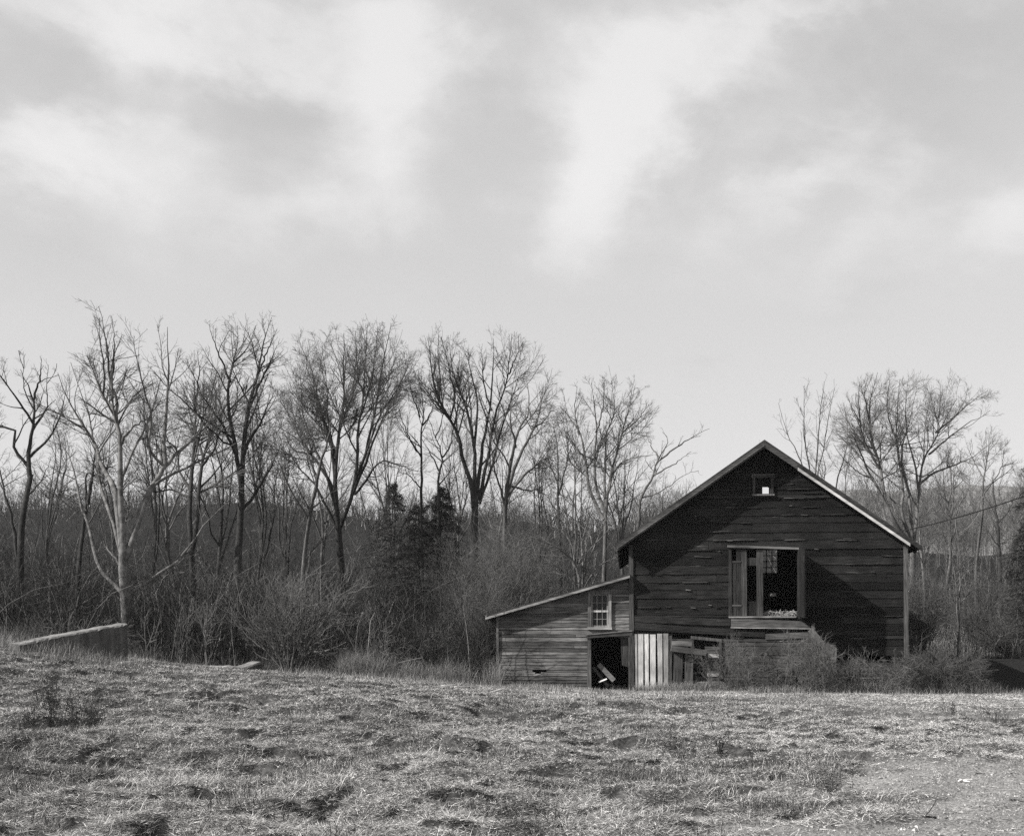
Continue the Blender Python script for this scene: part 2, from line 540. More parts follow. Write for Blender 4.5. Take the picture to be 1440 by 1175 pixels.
def shape_tree(D, base, trunk, limbs, r0, g, dens=1.0, l1=1.0, fine=1.0, twig=0.0042, tone=1.0, depth=1.0, up=0.08, extra=0, lw=1.0, ang=(22, 58)):
    """traced trunk and limbs, given a bend in depth, then three orders of branches grown on them"""
    m = D / F
    r0 *= 0.62
    ph = g.random(4) * 6.28

    def w3(pts):
        pts = np.asarray(pts, float)
        dx, dz = (pts[:, 0] - base[0]) * m, (base[1] - pts[:, 1]) * m
        k = np.clip(dz / 8.0, 0, 1.4) * depth
        off = k * (1.5 * np.sin(dx * 0.8 + ph[0]) + 0.9 * np.sin(dz * 0.5 + ph[1]) + 0.7 * np.sin(1.7 * dx + ph[2]) - 0.9 * math.sin(ph[1]))
        Y = D + off
        return np.stack([X(pts[:, 0], D), Y, Z(pts[:, 1], D)], 1)
    wood_t, crown_t = Tubes(), Tubes()
    tp = w3(trunk)
    gz = float(H(tp[0, 0], D)) - 0.15
    if tp[0, 2] > gz:
        tp = np.vstack([[tp[0, 0], D, gz], tp])
    else:
        tp[0, 2] = gz
    n = 16
    P = resample(tp, n)[None]
    rt = r0 * (1 - 0.45 * np.linspace(0, 1, n)) * (1 + 0.5 * np.exp(-np.linspace(0, 1, n) * 12))
    wood_t.add(P, rt[None], 9, tone, 0)
    Ps, Rs = [], []
    for L in limbs:
        rl = L[0] * 0.62 * lw
        q = resample(w3(L[1:]), 14)
        q[1:] += g.normal(size=(13, 3)) * 0.018
        Ps.append(q)
        Rs.append(np.maximum(rl * np.linspace(1, 0.0, 14) ** 0.8, 0.010))
    P0, R0 = np.array(Ps), np.array(Rs)
    if extra:             # a few limbs towards and away from the viewer, so the crown is round
        e, er = grow(P0, R0, g, 3.6 / extra, 0.5, (25, 50), (0.2, 0.75), 9, up * .6, 0.10, 4.0, 0.6, 0.016, 0.25, tip=.8)
        P0b = resize(e, 14)
        R0b = np.stack([np.interp(np.linspace(0, 1, 14), np.linspace(0, 1, er.shape[1]), r) for r in er])
        P0, R0 = np.concatenate([P0, P0b]), np.concatenate([R0, R0b])
    # crown outline: nothing outgrows the dome the limbs span
    ax = P0.reshape(-1, 3)
    rad = np.hypot(ax[:, 0] - tp[0, 0], (ax[:, 1] - D) * .8)
    bins = np.linspace(0, max(rad.max(), .5), 14)
    env = np.maximum.accumulate(np.array([ax[rad >= b - .6, 2].max() for b in bins])[::-1])[::-1]

    def inside(P, Rr, mg):
        e = P[:, -1]; r_ = np.hypot(e[:, 0] - tp[0, 0], (e[:, 1] - D) * .8)
        k = (e[:, 2] < np.interp(r_, bins, env) + mg * g.uniform(.2, 1.2, len(e))) & (r_ < bins[-1] + mg * 1.4)
        return P[k], Rr[k]
    wood_t.add(P0, R0, 7, tone, 0.1, g)
    P1, R1 = grow(P0, R0, g, 0.40 / dens, 0.42 * l1, ang, (0.32, 1.0), 8, up * .6, 0.085, 3.6 * l1, 0.6, 0.007, 0.25, tip=0.74, pw=0.62)
    P1, R1 = inside(P1, R1, .55)
    P2, R2 = grow(P1, R1, g, 0.185 / dens, 0.46, (26, 60), (0.15, 1.0), 5, up * 0.6, 0.08, 1.6, 0.6, 0.0052, 0.5, tip=0.75)
    P2, R2 = inside(P2, R2, .75)
    P3, R3 = grow(P2, R2, g, 0.125 / (dens * fine), 0.58, (20, 50), (0.1, 1.0), 3, up * 0.4, 0.07, 0.7, 0.7, twig, 0.6, tip=0.7)
    crown_t.add(P1, R1, 4, tone * 0.9, 0.25, g)
    crown_t.add(P2, R2, 3, tone, 0.25, g)
    crown_t.add(P3, R3, 3, tone, 0.3, g)
    return wood_t, crown_t, (tp[0, 0], D, gz)


def resize(P, n):
    u = np.linspace(0, P.shape[1] - 1, n)
    i = np.minimum(u.astype(int), P.shape[1] - 2); f = (u - i)[None, :, None]
    return P[:, i] * (1 - f) + P[:, i + 1] * f


def plant(name, label, cat, tr, wood_mat, twig_mat, group=None, parts=('trunk', 'crown')):
    wt, ct, loc = tr
    o = empty(name, loc, label, cat, group)
    link(parts[0], wt.mesh(parts[0], wood_mat), o)
    link(parts[1], ct.mesh(parts[1], twig_mat), o)
    return o

# ------------------------------------------------------------------ barn
BF, BR = 47.0, 60.5                     # front and rear wall
def bx(x): return X(x, BF)
def bz(y): return Z(y, BF)
XL, XR, XM = bx(887), bx(1271.5), bx(1073)
RIDGE, SL = bz(621), 0.6965             # ridge height and roof pitch
g = np.random.default_rng(5)


def siding(mb, y, span, z0, z1, pitch, holes=(), thick=0.028, lap=0.012, g=g, joint=4.0, tvar=0.4, jit=0.007, dark=1.0, bow=0.012):
    """horizontal boards with uneven edges, butt joints and openings left out"""
    cuts = [z0]
    z = z0
    while z < z1 - 0.03:
        z += pitch * g.uniform(0.86, 1.14); cuts.append(min(z, z1))
    edges = [e for h in holes for e in (h[2], h[3]) if z0 < e < z1]
    cuts = [c for c in cuts if all(abs(c - e) > .07 for e in edges) or c in (z0, z1)]
    for h in holes:
        for e in (h[2], h[3]):
            if z0 < e < z1: cuts.append(e)
    cuts = sorted(set(round(c, 3) for c in cuts))
    mb.rows = cuts
    for a, b_ in zip(cuts[:-1], cuts[1:]):
        if b_ - a < 0.02: continue
        mid = (a + b_) / 2
        sa, sb = span(a), span(b_)
        if sb[1] - sb[0] < 0.05: sb = ((sa[0] + sa[1]) / 2 - 0.03, (sa[0] + sa[1]) / 2 + 0.03)
        ivs = [(min(sa[0], sb[0]), max(sa[1], sb[1]))]
        for h in holes:
            if h[2] - 1e-3 <= a and b_ <= h[3] + 1e-3:
                nv = []
                for i in ivs:
                    if h[0] > i[0]: nv.append((i[0], min(i[1], h[0])))
                    if h[1] < i[1]: nv.append((max(i[0], h[1]), i[1]))
                ivs = [i for i in nv if i[1] - i[0] > 0.02]
        for iv in ivs:
            xs = [iv[0]]
            while xs[-1] < iv[1]:
                xs.append(min(iv[1], xs[-1] + joint * g.uniform(0.45, 1.5)))
            if len(xs) > 2 and xs[-1] - xs[-2] < 0.5: xs.pop(-2)
            for p, q in zip(xs[:-1], xs[1:]):
                gap = 0.004
                lo = [max(p, sa[0] if p == iv[0] else p), min(q, sa[1] if q == iv[1] else q)]
                hi = [max(p, sb[0] if p == iv[0] else p), min(q, sb[1] if q == iv[1] else q)]
                e = g.normal(0, jit, 4)
                yo = g.uniform(0, bow)
                tone = dark * (1 + tvar * g.uniform(-1, 1))
                zb0, zb1, zt0, zt1 = a + e[0], a + e[1], b_ - 0.006 + e[2] * .6, b_ - 0.006 + e[3] * .6
                yb0, yb1 = y - thick - lap - yo - g.uniform(0, bow) * .6, y - thick - lap - yo - g.uniform(0, bow) * .6
                yt = y - thick - yo
                mb.hexa([(lo[0] + gap, yb0, zb0), (lo[1] - gap, yb1, zb1), (lo[1] - gap, y, zb1), (lo[0] + gap, y, zb0),
                         (hi[0] + gap, yt, zt0), (hi[1] - gap, yt, zt1), (hi[1] - gap, y, zt1), (hi[0] + gap, y, zt0)], tone)


def gable(z):
    t = max(0.0, (RIDGE - 0.16 - z) / SL)
    return (max(XL, XM - t), min(XR, XM + t))


barn = empty('barn', (XM, BF, 0), 'tall weathered dark board barn with a gable roof and an open loft doorway', 'barn')
DX0, DX1, DZ0, DZ1 = bx(1029), bx(1120), bz(867), bz(772)        # loft doorway
GX0, GX1, GZ0, GZ1 = bx(1062), bx(1083.5), bz(695), bz(672)      # gable window
mb = MB()
siding(mb, BF, gable, bz(921), RIDGE - 0.17, 0.285, [(DX0, DX1, DZ0, DZ1), (GX0, GX1, GZ0, GZ1), (XL, bx(1149), bz(925), bz(892))], g=np.random.default_rng(51), jit=.010, bow=.018, joint=3.4, tvar=.5)
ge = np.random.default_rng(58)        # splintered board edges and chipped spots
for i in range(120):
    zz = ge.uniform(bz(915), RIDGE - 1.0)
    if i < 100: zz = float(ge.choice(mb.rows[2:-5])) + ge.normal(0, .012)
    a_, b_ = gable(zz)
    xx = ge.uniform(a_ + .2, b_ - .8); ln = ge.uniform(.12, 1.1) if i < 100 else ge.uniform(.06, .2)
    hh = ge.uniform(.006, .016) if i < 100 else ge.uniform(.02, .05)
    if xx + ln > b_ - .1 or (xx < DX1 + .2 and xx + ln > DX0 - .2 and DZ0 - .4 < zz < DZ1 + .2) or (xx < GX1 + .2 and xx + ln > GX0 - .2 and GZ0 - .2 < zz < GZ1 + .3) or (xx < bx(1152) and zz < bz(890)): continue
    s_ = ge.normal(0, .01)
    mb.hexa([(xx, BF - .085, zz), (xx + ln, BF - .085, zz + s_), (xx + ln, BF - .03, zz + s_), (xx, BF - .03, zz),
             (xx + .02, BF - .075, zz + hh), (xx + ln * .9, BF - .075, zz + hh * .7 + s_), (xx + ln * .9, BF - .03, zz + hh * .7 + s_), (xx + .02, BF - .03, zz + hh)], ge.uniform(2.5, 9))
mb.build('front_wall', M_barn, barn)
mb = MB()  # added boards, unseen behind the gable, stop light through the cracks
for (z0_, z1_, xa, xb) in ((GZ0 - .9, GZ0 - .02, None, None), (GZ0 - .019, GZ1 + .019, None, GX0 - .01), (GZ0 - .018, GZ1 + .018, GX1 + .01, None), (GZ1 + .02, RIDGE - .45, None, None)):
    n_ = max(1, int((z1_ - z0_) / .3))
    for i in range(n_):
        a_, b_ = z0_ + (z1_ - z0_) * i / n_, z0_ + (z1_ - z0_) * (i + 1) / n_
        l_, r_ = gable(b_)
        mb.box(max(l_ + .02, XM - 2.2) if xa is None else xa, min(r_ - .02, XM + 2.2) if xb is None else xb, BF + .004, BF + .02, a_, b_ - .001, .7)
mb.build('gable_light_block', M_dark, barn)
# a loose long board sagging away from the wall under the doorway, and patches
mb = MB()
mb.poly([(bx(893), bz(885)), (bx(1075), bz(896)), (bx(1075), bz(888.5)), (bx(893), bz(874.5))], BF - 0.10, BF - 0.052, 1.5)
mb.build('loose_board', M_barn, barn)
mb = MB()
mb.poly([(bx(893), bz(874)), (bx(1027), bz(880)), (bx(1027), bz(870)), (bx(893), bz(864.5))], BF - 0.085, BF - 0.05, 1.7)
mb.build('loose_board', M_barn, barn)
# side walls, rear wall with its lattice window and a broken hole
sw = MB()
for (xw, tn) in ((XL + 0.02, 1), (XR - 0.02, 1)):
    sw = MB(); z = 0.0
    for k in range(17):
        h_ = 0.31
        sw.box(xw - 0.02, xw + 0.02, BF + 0.003, BR - 0.03, z, z + h_ - 0.006, 1 + 0.4 * g.uniform(-1, 1)); z += h_
    sw.build('side_wall', M_barn, barn)
LX0, LX1, LZ0, LZ1 = X(1069, BR) - 1.17, X(1092, BR) - 1.17, Z(806, BR), Z(773, BR)
hx0, hx1, hz0, hz1 = X(1081.5, BR) - 1.17, X(1090, BR) - 1.17, Z(838, BR), Z(834, BR)
mb = MB()
siding(mb, BR, gable, 0, RIDGE - 0.17, 0.33, [(LX0, LX1, LZ0, LZ1), (hx0, hx1, hz0, hz1)], g=np.random.default_rng(52), bow=0.003, lap=0.004, jit=0.002)
mb.build('rear_wall', M_barn, barn)
mb = MB()                                 # added outside the rear wall to keep light out of its cracks
def rear_panel(x0, x1, z0, z1):
    mb.box(x0, x1, BR + 0.003, BR + 0.02, z0, z1, 0.8)
rear_panel(XL, LX0, 0, 5.0); rear_panel(LX1, XR, 0, 5.0); rear_panel(LX0, LX1, 0, hz0); rear_panel(LX0, hx0, hz0, hz1); rear_panel(hx1, LX1, hz0, hz1); rear_panel(LX0, LX1, hz1, LZ0)
for zz in np.arange(5.0, RIDGE - 0.4, 0.3):
    a, b_ = gable(zz + 0.3)
    if zz + 0.3 <= LZ0 or zz >= LZ1: rear_panel(a, b_, zz, zz + 0.3)
    else:
        rear_panel(a, LX0, zz, zz + 0.3); rear_panel(LX1, b_, zz, zz + 0.3)
mb.build('rear_light_block', M_dark, barn)
mb = MB()
for k in range(4):
    xx = LX0 + (LX1 - LX0) * k / 3; mb.box(xx - 0.018, xx + 0.018, BR - 0.02, BR + 0.03, LZ0, LZ1)
for k in range(5):
    zz = LZ0 + (LZ1 - LZ0) * (k / 4.0) ; mb.box(LX0, LX1, BR - 0.017, BR + 0.027, zz - 0.016, zz + 0.016)
mb.build('lattice_window', M_dark, barn)
# loft floor
mb = MB(); mb.box(XL + 0.05, XR - 0.05, BF + 0.02, BR - 0.05, DZ0 - 0.12, DZ0 - 0.02); mb.build('loft_floor', M_grey_x, barn)
# roof: two slopes; the right one has a hole in it through which the sky shows behind the gable window
OV, TH = 0.52, 0.10
EL_X, ER_X = bx(868), bx(1287.5)
def roof_z(x): return RIDGE - SL * abs(x - XM)
def slab(mb, xa, xb, ya, yb, tone=1.0):
    mb.hexa([(xa, ya, roof_z(xa) - TH), (xb, ya, roof_z(xb) - TH), (xb, yb, roof_z(xb) - TH), (xa, yb, roof_z(xa) - TH),
             (xa, ya, roof_z(xa)), (xb, ya, roof_z(xb)), (xb, yb, roof_z(xb)), (xa, yb, roof_z(xa))], tone)
mb = MB(); slab(mb, EL_X, XM, BF - OV, BR + 0.4); mb.build('roof_slope', M_roof, barn)
rh = (9.45, 10.25, 54.4, 57.6)
mb = MB()
slab(mb, XM + 0.002, rh[0], BF - OV, BR + 0.4); slab(mb, rh[1], ER_X, BF - OV, BR + 0.4)
slab(mb, rh[0], rh[1], BF - OV, rh[2]); slab(mb, rh[0], rh[1], rh[3], BR + 0.4)
mb.build('roof_slope', M_roof, barn)
# rake boards
def rake(xa, xb, top, hgt, tone, mat, name='rake_board', label=None, yo=0.0, t=0.035):
    m_ = MB()
    y0 = BF - OV - t - yo
    m_.poly([(xa, roof_z(xa) - top - hgt), (xb, roof_z(xb) - top - hgt), (xb, roof_z(xb) - top), (xa, roof_z(xa) - top)], y0, BF - OV - 0.003 - yo, tone)
    o = m_.build(name, mat, barn)
    if label: o['label'] = label
    return o
rake(EL_X, XM - 0.003, 0.085, 0.19, .62, M_grey_x)
rake(XM + 0.003, bx(1118), 0.085, 0.19, .55, M_grey_x)
rake(bx(1118) + 0.01, ER_X, 0.085, 0.10, .3, M_grey_x)
rake(bx(1118) + 0.01, bx(1271), 0.19, 0.11, 0.95, M_pale_x, label='bare pale rake board on the lower right slope')
rake(EL_X, XM - 0.003, 0.19, 0.02, 1.5, M_grey_x, name='rake_moulding', yo=0.037, t=0.02)
m_ = MB()
for sgn, xe in ((-1, EL_X), (1, ER_X)):
    for k in range(6):
        yy = BF + 0.4 + k * 2.4
        m_ = MB().bar((xe - sgn * 0.02, yy, roof_z(xe) - TH - 0.06), (xe - sgn * 0.6, yy, roof_z(xe - sgn * 0.6) - TH - 0.06), 0.06, 0.10, 0.8)
        m_.build('rafter_tail', M_dark, barn)
# roof vent
vx, vy = X(1140, 49.0), 49.0
m_ = MB(); zt = roof_z(vx) + 0.30
m_.hexa([(vx - .16, vy - .2, roof_z(vx - .16) - .02), (vx + .22, vy - .2, roof_z(vx + .22) - .02), (vx + .22, vy + .3, roof_z(vx + .22) - .02), (vx - .16, vy + .3, roof_z(vx - .16) - .02),
         (vx - .12, vy - .2, zt - .05), (vx + .06, vy - .2, zt + .02), (vx + .06, vy + .3, zt + .02), (vx - .12, vy + .3, zt - .05)])
m_.build('roof_vent', M_dark, barn)
# corner boards
m_ = MB(); m_.poly([(XL - .03, bz(895)), (XL + .13, bz(895)), (XL + .10, bz(765)), (XL - .06, bz(765))], BF - 0.095, BF - 0.055, 1.3); m_.build('corner_board', M_barn_v, barn)
m_ = MB(); m_.poly([(XR - .12, bz(925)), (XR + .03, bz(925)), (XR + .0, bz(766)), (XR - .14, bz(766))], BF - 0.095, BF - 0.055, 2.2); m_.build('corner_board', M_barn_v, barn)
# gable window
m_ = MB()
yf0, yf1 = BF - 0.10, BF - 0.045
m_.box(GX0 - .09, GX0, yf0, yf1, GZ0, GZ1, 1.3); m_.box(GX1, GX1 + .09, yf0, yf1, GZ0, GZ1, .9)
m_.box(GX0 - .14, GX1 + .14, yf0 - .02, yf1, GZ1, GZ1 + .09, 1.0); m_.box(GX0 - .12, GX1 + .12, yf0 - .045, yf1, GZ1 + .09, GZ1 + .125, 2.2)
gw = m_.build('gable_window', M_barn_v, barn)
m_ = MB(); m_.box(GX0 - .12, GX1 + .12, yf0 - .05, yf1, GZ0 - .055, GZ0, 3.5); m_.build('sill', M_barn_v, gw)
m_ = MB(); sz = bz(684)
m_.box(GX0, GX1, BF - .02, BF, sz - .02, sz + .02); m_.box(GX0, bx(1072), BF - .018, BF - .002, GZ0, sz - .02, .6); m_.box(bx(1072), bx(1081), BF - .019, BF - .003, GZ0, bz(694), .6); m_.box(GX0, GX1, BF - .017, BF - .002, bz(684), GZ1, .5); m_.box(bx(1081), GX1, BF - .02, BF, GZ0, bz(684))
m_.build('sash', M_dark, gw)
# loft doorway: head, jambs, broken left leaf, right leaf swung out, sill
m_ = MB()
m_.box(DX0 - .10, DX0, BF - .11, BF - .05, DZ0 - .02, DZ1, .8)
m_.build('door_jamb', M_barn_v, barn); m_ = MB()
m_.box(DX1 + .02, DX1 + .16, BF - .085, BF - .05, DZ0 - .1, DZ1, .55)
m_.build('door_jamb', M_barn_v, barn)
m_ = MB(); m_.hexa([(bx(1023), BF - .17, bz(769.5)), (bx(1122), BF - .15, bz(773)), (bx(1122), BF - .05, bz(773)), (bx(1023), BF - .05, bz(769.5)),
                    (bx(1023), BF - .17, bz(766.2)), (bx(1122), BF - .15, bz(770)), (bx(1122), BF - .05, bz(770)), (bx(1023), BF - .05, bz(766.2))], 1.2)
m_.build('door_head', M_grey_x, barn)
m_ = MB()
def vb(xa, xb, yt, yb, tone, dy=0.0, lean=0.0):
    m_.poly([(bx(xa), bz(yb)), (bx(xb), bz(yb)), (bx(xb + lean), bz(yt)), (bx(xa + lean), bz(yt))], BF - .085 - dy, BF - .055 - dy, tone)
vb(1029, 1035, 791, 865.5, .42); vb(1035.6, 1042, 773, 865.5, .36, .004); vb(1042.6, 1050.5, 773, 865.5, .7, 0, -.4)
vb(1064, 1073, 773, 865.5, .6, .003, -.6)
m_.poly([(bx(1051), bz(795)), (bx(1064), bz(795)), (bx(1064), bz(784)), (bx(1051), bz(784))], BF - .05, BF - .02, .4)
m_.poly([(bx(1051), bz(865)), (bx(1064.5), bz(865)), (bx(1064.5), bz(845)), (bx(1051), bz(845))], BF - .05, BF - .02, .2)
ld = m_.build('loft_door', M_grey_z, barn)
ld['label'] = 'closed left leaf with missing boards'
m_ = MB(); m_.box(bx(1027), bx(1042), BF - .1, BF - .0875, bz(791), bz(788.6), .8); m_.build('hinge_strap', M_grey_x, ld); m_ = MB(); m_.box(bx(1029), bx(1043), BF - .1, BF - .0875, bz(852), bz(850)); m_.build('hinge_strap', M_grey_x, ld)
m_ = MB(); a_ = R(4)
W_ = 1.2
for k in range(5):
    p0, p1 = W_ * k / 5 + .006, W_ * (k + 1) / 5 - .006
    ex = lambda s: DX1 + .01 + s * math.sin(a_)
    ey = lambda s: BF - .06 - s * math.cos(a_)
    z0_, z1_ = DZ0 - .05 + .03 * g.normal(), DZ1 - .03 + .02 * g.normal()
    m_.hexa([(ex(p0), ey(p0), z0_), (ex(p0) + .04, ey(p0), z0_), (ex(p1) + .04, ey(p1), z0_), (ex(p1), ey(p1), z0_),
             (ex(p0), ey(p0), z1_), (ex(p0) + .04, ey(p0), z1_), (ex(p1) + .04, ey(p1), z1_), (ex(p1), ey(p1), z1_)], .10 + .05 * g.random())
ld = m_.build('loft_door', M_grey_z, barn); ld['label'] = 'right leaf swung wide open, seen edge-on'
m_ = MB(); m_.box(bx(1025), bx(1118), BF - .16, BF - .045, bz(868.3), bz(866.2), 2.0); m_.build('door_sill', M_grey_x, barn)
m_ = MB(); m_.poly([(bx(1028), bz(881.5)), (bx(1141), bz(883.2)), (bx(1127), bz(873)), (bx(1028), bz(869))], BF - .14, BF - .10, .85)
m_.poly([(bx(1027.5), bz(882.6)), (bx(1141), bz(884.4)), (bx(1141), bz(883.3)), (bx(1027.5), bz(881.6))], BF - .17, BF - .12, 3.0)
m_.build('apron_board', M_grey_x, barn)
m_ = MB()
for xx in (1106, 1137):
    m_ = MB(); m_.box(bx(xx) - .03, bx(xx) + .03, BF - .1, BF - .04, bz(889.5), bz(884.6), 1.6); m_.build('apron_peg', M_grey_x, barn)
# lower wall, boards weathered and half buried in briars
m_ = MB()
LWX0, LWX1 = bx(889), bx(1152)
WX0, WX1, WZ0, WZ1 = bx(975), bx(1011), bz(951), bz(897)
siding(m_, BF - .035, lambda z: (LWX0, LWX1), -.15, bz(897.5), .30, [(WX0, WX1, WZ0, WZ1), (bx(942), bx(975), -.2, bz(902))], g=np.random.default_rng(53), tvar=.3, dark=.62)
m_.build('lower_wall', M_clap, barn)
m_ = MB(); m_.poly([(bx(1076), bz(899)), (bx(1140), bz(896.5)), (bx(1140), bz(888)), (bx(1076), bz(891))], BF - .115, BF - .085, .8); m_.build('lower_plank', M_grey_x, barn)
m_ = MB(); m_.box(LWX0, bx(1152), BF + .25, BF + .3, -.2, 2.5); m_.build('inner_light_screen', M_dark, barn)  # added dark sheet behind the lower wall, keeps light out
m_ = MB()
m_.poly([(bx(972), bz(898)), (bx(1015), bz(902)), (bx(1015), bz(898)), (bx(972), bz(893.5))], BF - .13, BF - .08, .95)
m_.poly([(bx(972), bz(950)), (bx(976), bz(950)), (bx(976), bz(899)), (bx(972), bz(898.6))], BF - .125, BF - .08, .7)
m_.poly([(bx(1011.5), bz(955)), (bx(1015), bz(955)), (bx(1015), bz(902.3)), (bx(1011.5), bz(902))], BF - .125, BF - .08, .7)
lw = m_.build('hatch', M_grey_z, barn)
for (ya, yb_, xo, tn, mm) in ((909, 914, 992, .85, M_grey_x), (914.5, 919, 992, .95, M_grey_x), (919.5, 925, 996, 1.0, M_pale_x), (927, 934, 993, .7, M_grey_x), (934.5, 942, 994, 1.1, M_grey_x), (943, 951, 995, .85, M_pale_x)):
    m_ = MB(); m_.poly([(bx(xo), bz(yb_)), (bx(1011), bz(yb_ - .6)), (bx(1011), bz(ya)), (bx(xo - .5), bz(ya - .5))], BF - .09, BF - .06, tn); m_.build('slat', mm, lw)
# post beside the lean-to doorway
m_ = MB(); m_.poly([(bx(886.5), bz(978)), (bx(893), bz(978)), (bx(892), bz(893)), (bx(886), bz(893))], BF - .20, BF - .10, .55); m_.build('corner_post', M_grey_z, barn)

# pale plank door leaning at the foot of the barn
pd = empty('plank_door', (bx(917), BF - .3, 0), 'door of bare pale upright planks with gaps between, leaning at the barn foot', 'door')
for (a, b_, yt, yb_, tn) in ((893.3, 896.8, 891, 979, .55), (898, 905.4, 891, 979, .86), (906.9, 912.6, 891, 979, 1.05), (914.6, 922.6, 891.5, 979, .92), (924.8, 931.8, 890.5, 979, .72), (933.4, 940.3, 890.2, 979, .5)):
    m_ = MB(); l = g.uniform(-.5, .5)
    m_.hexa([(bx(a + l + .9), BF - .36, bz(yb_)), (bx(b_ + l), BF - .36, bz(yb_)), (bx(b_ + l), BF - .33, bz(yb_)), (bx(a + l + .9), BF - .33, bz(yb_)),
             (bx(a), BF - .22, bz(yt)), (bx(b_), BF - .22, bz(yt)), (bx(b_), BF - .19, bz(yt)), (bx(a), BF - .19, bz(yt))], tn)
    m_.build('plank', M_pale_z, pd)
m_ = MB()
for yy in (905, 960): m_.box(bx(895), bx(939), BF - .30 + (0.11 if yy < 930 else 0), BF - .26 + (0.11 if yy < 930 else 0), bz(yy) - .06, bz(yy) + .06, .4)
m_.build('batten', M_grey_x, pd)

# heavy split beam across leaning posts
def lone(name, mb_, mat, label, cat, loc, group=None, bevel=0):
    """a single-mesh thing: geometry given in world space, origin moved to its base"""
    v = np.asarray(mb_.v) - np.asarray(loc)
    o = bpy.data.objects.new(name, mesh_np(name, v, quads=mb_.q, mat=mat, tone=mb_.t)); C.objects.link(o)
    o.location = loc
    if bevel:
        b = o.modifiers.new('bevel', 'BEVEL'); b.width = bevel
    return tag(o, label, cat, group)
m_ = MB(); m_.bar((bx(944), BF - .42, bz(911)), (bx(993), BF - .34, bz(917.5)), .2, .2, .8); m_.bar((bx(945), BF - .36, bz(903.5)), (bx(973), BF - .34, bz(905)), .1, .17, 1.5)
lone('split_beam', m_, M_grey_x, 'thick split grey beam lying level on short upright boards below the barn hatch', 'beam', (bx(968), BF - .4, 0))
for k, (a, b_, yt, ln, tn, lab) in enumerate(((942, 945.5, 893, .6, .7, 'narrow grey upright board beside the pale plank door'),
                                        (948, 961, 916, 2.0, .55, 'wide dark upright board under the left end of the split beam'),
                                        (963.5, 975, 918, .6, .85, 'grey upright board under the middle of the split beam'))):
    m_ = MB(); m_.poly([(bx(a - ln), -.12), (bx(b_ - ln), -.12), (bx(b_), bz(yt)), (bx(a), bz(yt))], BF - .33 + .02 * k, BF - .29 + .02 * k, tn)
    lone('upright_board', m_, M_grey_z, lab, 'board', (bx((a + b_) / 2), BF - .3, 0))
m_ = MB(); m_.poly([(bx(977), -.1), (bx(1012), -.1), (bx(1010), bz(957)), (bx(980), bz(958))], BF - .5, BF - .2, .8); lone('stone_block', m_, M_grey_x, 'low grey block at the ground under the barn hatch', 'block', (bx(995), BF - .35, 0), bevel=.04)

# low board wall to the right, in front of the barn
LY = BF - 1.0
def lx(x): return X(x, LY)
def lz(y): return Z(y, LY)
lowwall = empty('board_wall', (lx(1215), LY, 0), 'low dark wall of wide boards topped with briars at the barn right foot', 'wall')
m_ = MB(); siding(m_, LY, lambda z: (lx(1181), lx(1273)), -.15, lz(931), .28, g=np.random.default_rng(54), dark=.5, joint=9); m_.build('boards', M_clap, lowwall)
m_ = MB(); m_.hexa([(lx(1178), LY - .09, lz(953.6)), (lx(1273), LY - .09, lz(953.2)), (lx(1273), LY - .045, lz(953.2)), (lx(1178), LY - .045, lz(953.6)),
                    (lx(1178), LY - .09, lz(951.6)), (lx(1273), LY - .09, lz(951.3)), (lx(1273), LY - .045, lz(951.3)), (lx(1178), LY - .045, lz(951.6))], 2.2); m_.build('rail', M_grey_x, lowwall)
m_ = MB(); m_.poly([(lx(1181), lz(990)), (lx(1272), lz(990)), (lx(1272), lz(930)), (lx(1181), lz(930))], LY + .05, LY + .7, .4); m_.build('earth_fill', M_dark, lowwall)
m_ = MB(); PY = LY - .35
def qx(x): return X(x, PY)
def qz(y): return Z(y, PY)
m_.poly([(qx(1160), qz(985)), (qx(1180), qz(985)), (qx(1179.3), qz(910.5)), (qx(1160), qz(909))], PY - .05, PY, 1.55)
m_.poly([(qx(1160), qz(908.9)), (qx(1179.3), qz(910.4)), (qx(1174), qz(906.5)), (qx(1163), qz(903.5))], PY - .05, PY, 1.55)
lone('board_panel', m_, M_grey_z, 'broad grey upright panel with a pointed broken top standing in the briars', 'panel', (qx(1170), PY, 0))
m_ = MB(); m_.bar((bx(1136), BF - .45, bz(885)), (bx(1160), BF - .5, bz(915)), .12, .2, 1.2)
m_.poly([(bx(1137), bz(960)), (bx(1143), bz(960)), (bx(1142), bz(875)), (bx(1138), bz(878))], BF - .5, BF - .40, .9)
lone('ramp_rail', m_, M_grey_z, 'grey post with a short rail slanting down right from the loft doorway', 'rail', (bx(1140), BF - .45, 0))

# hay and litter on the loft floor
hay = Tubes(); nH = 900
hx = g.uniform(bx(1075), DX1, nH); hy = BF + g.uniform(.02, .7, nH); hz = DZ0 - .03 + g.random(nH) ** 2 * .22
dd = unit(g.normal(size=(nH, 3)) * [1, 1, .4]) * .11
hp = np.stack([hx, hy, hz], 1)
hay.add(np.stack([hp - dd, hp + dd], 1), np.full((nH, 2), .008), 3, .42, .5)
tag(link('straw_pile', hay.mesh('straw_pile', M_grass)), 'pale loose straw heaped on the loft floor inside the doorway', 'straw')

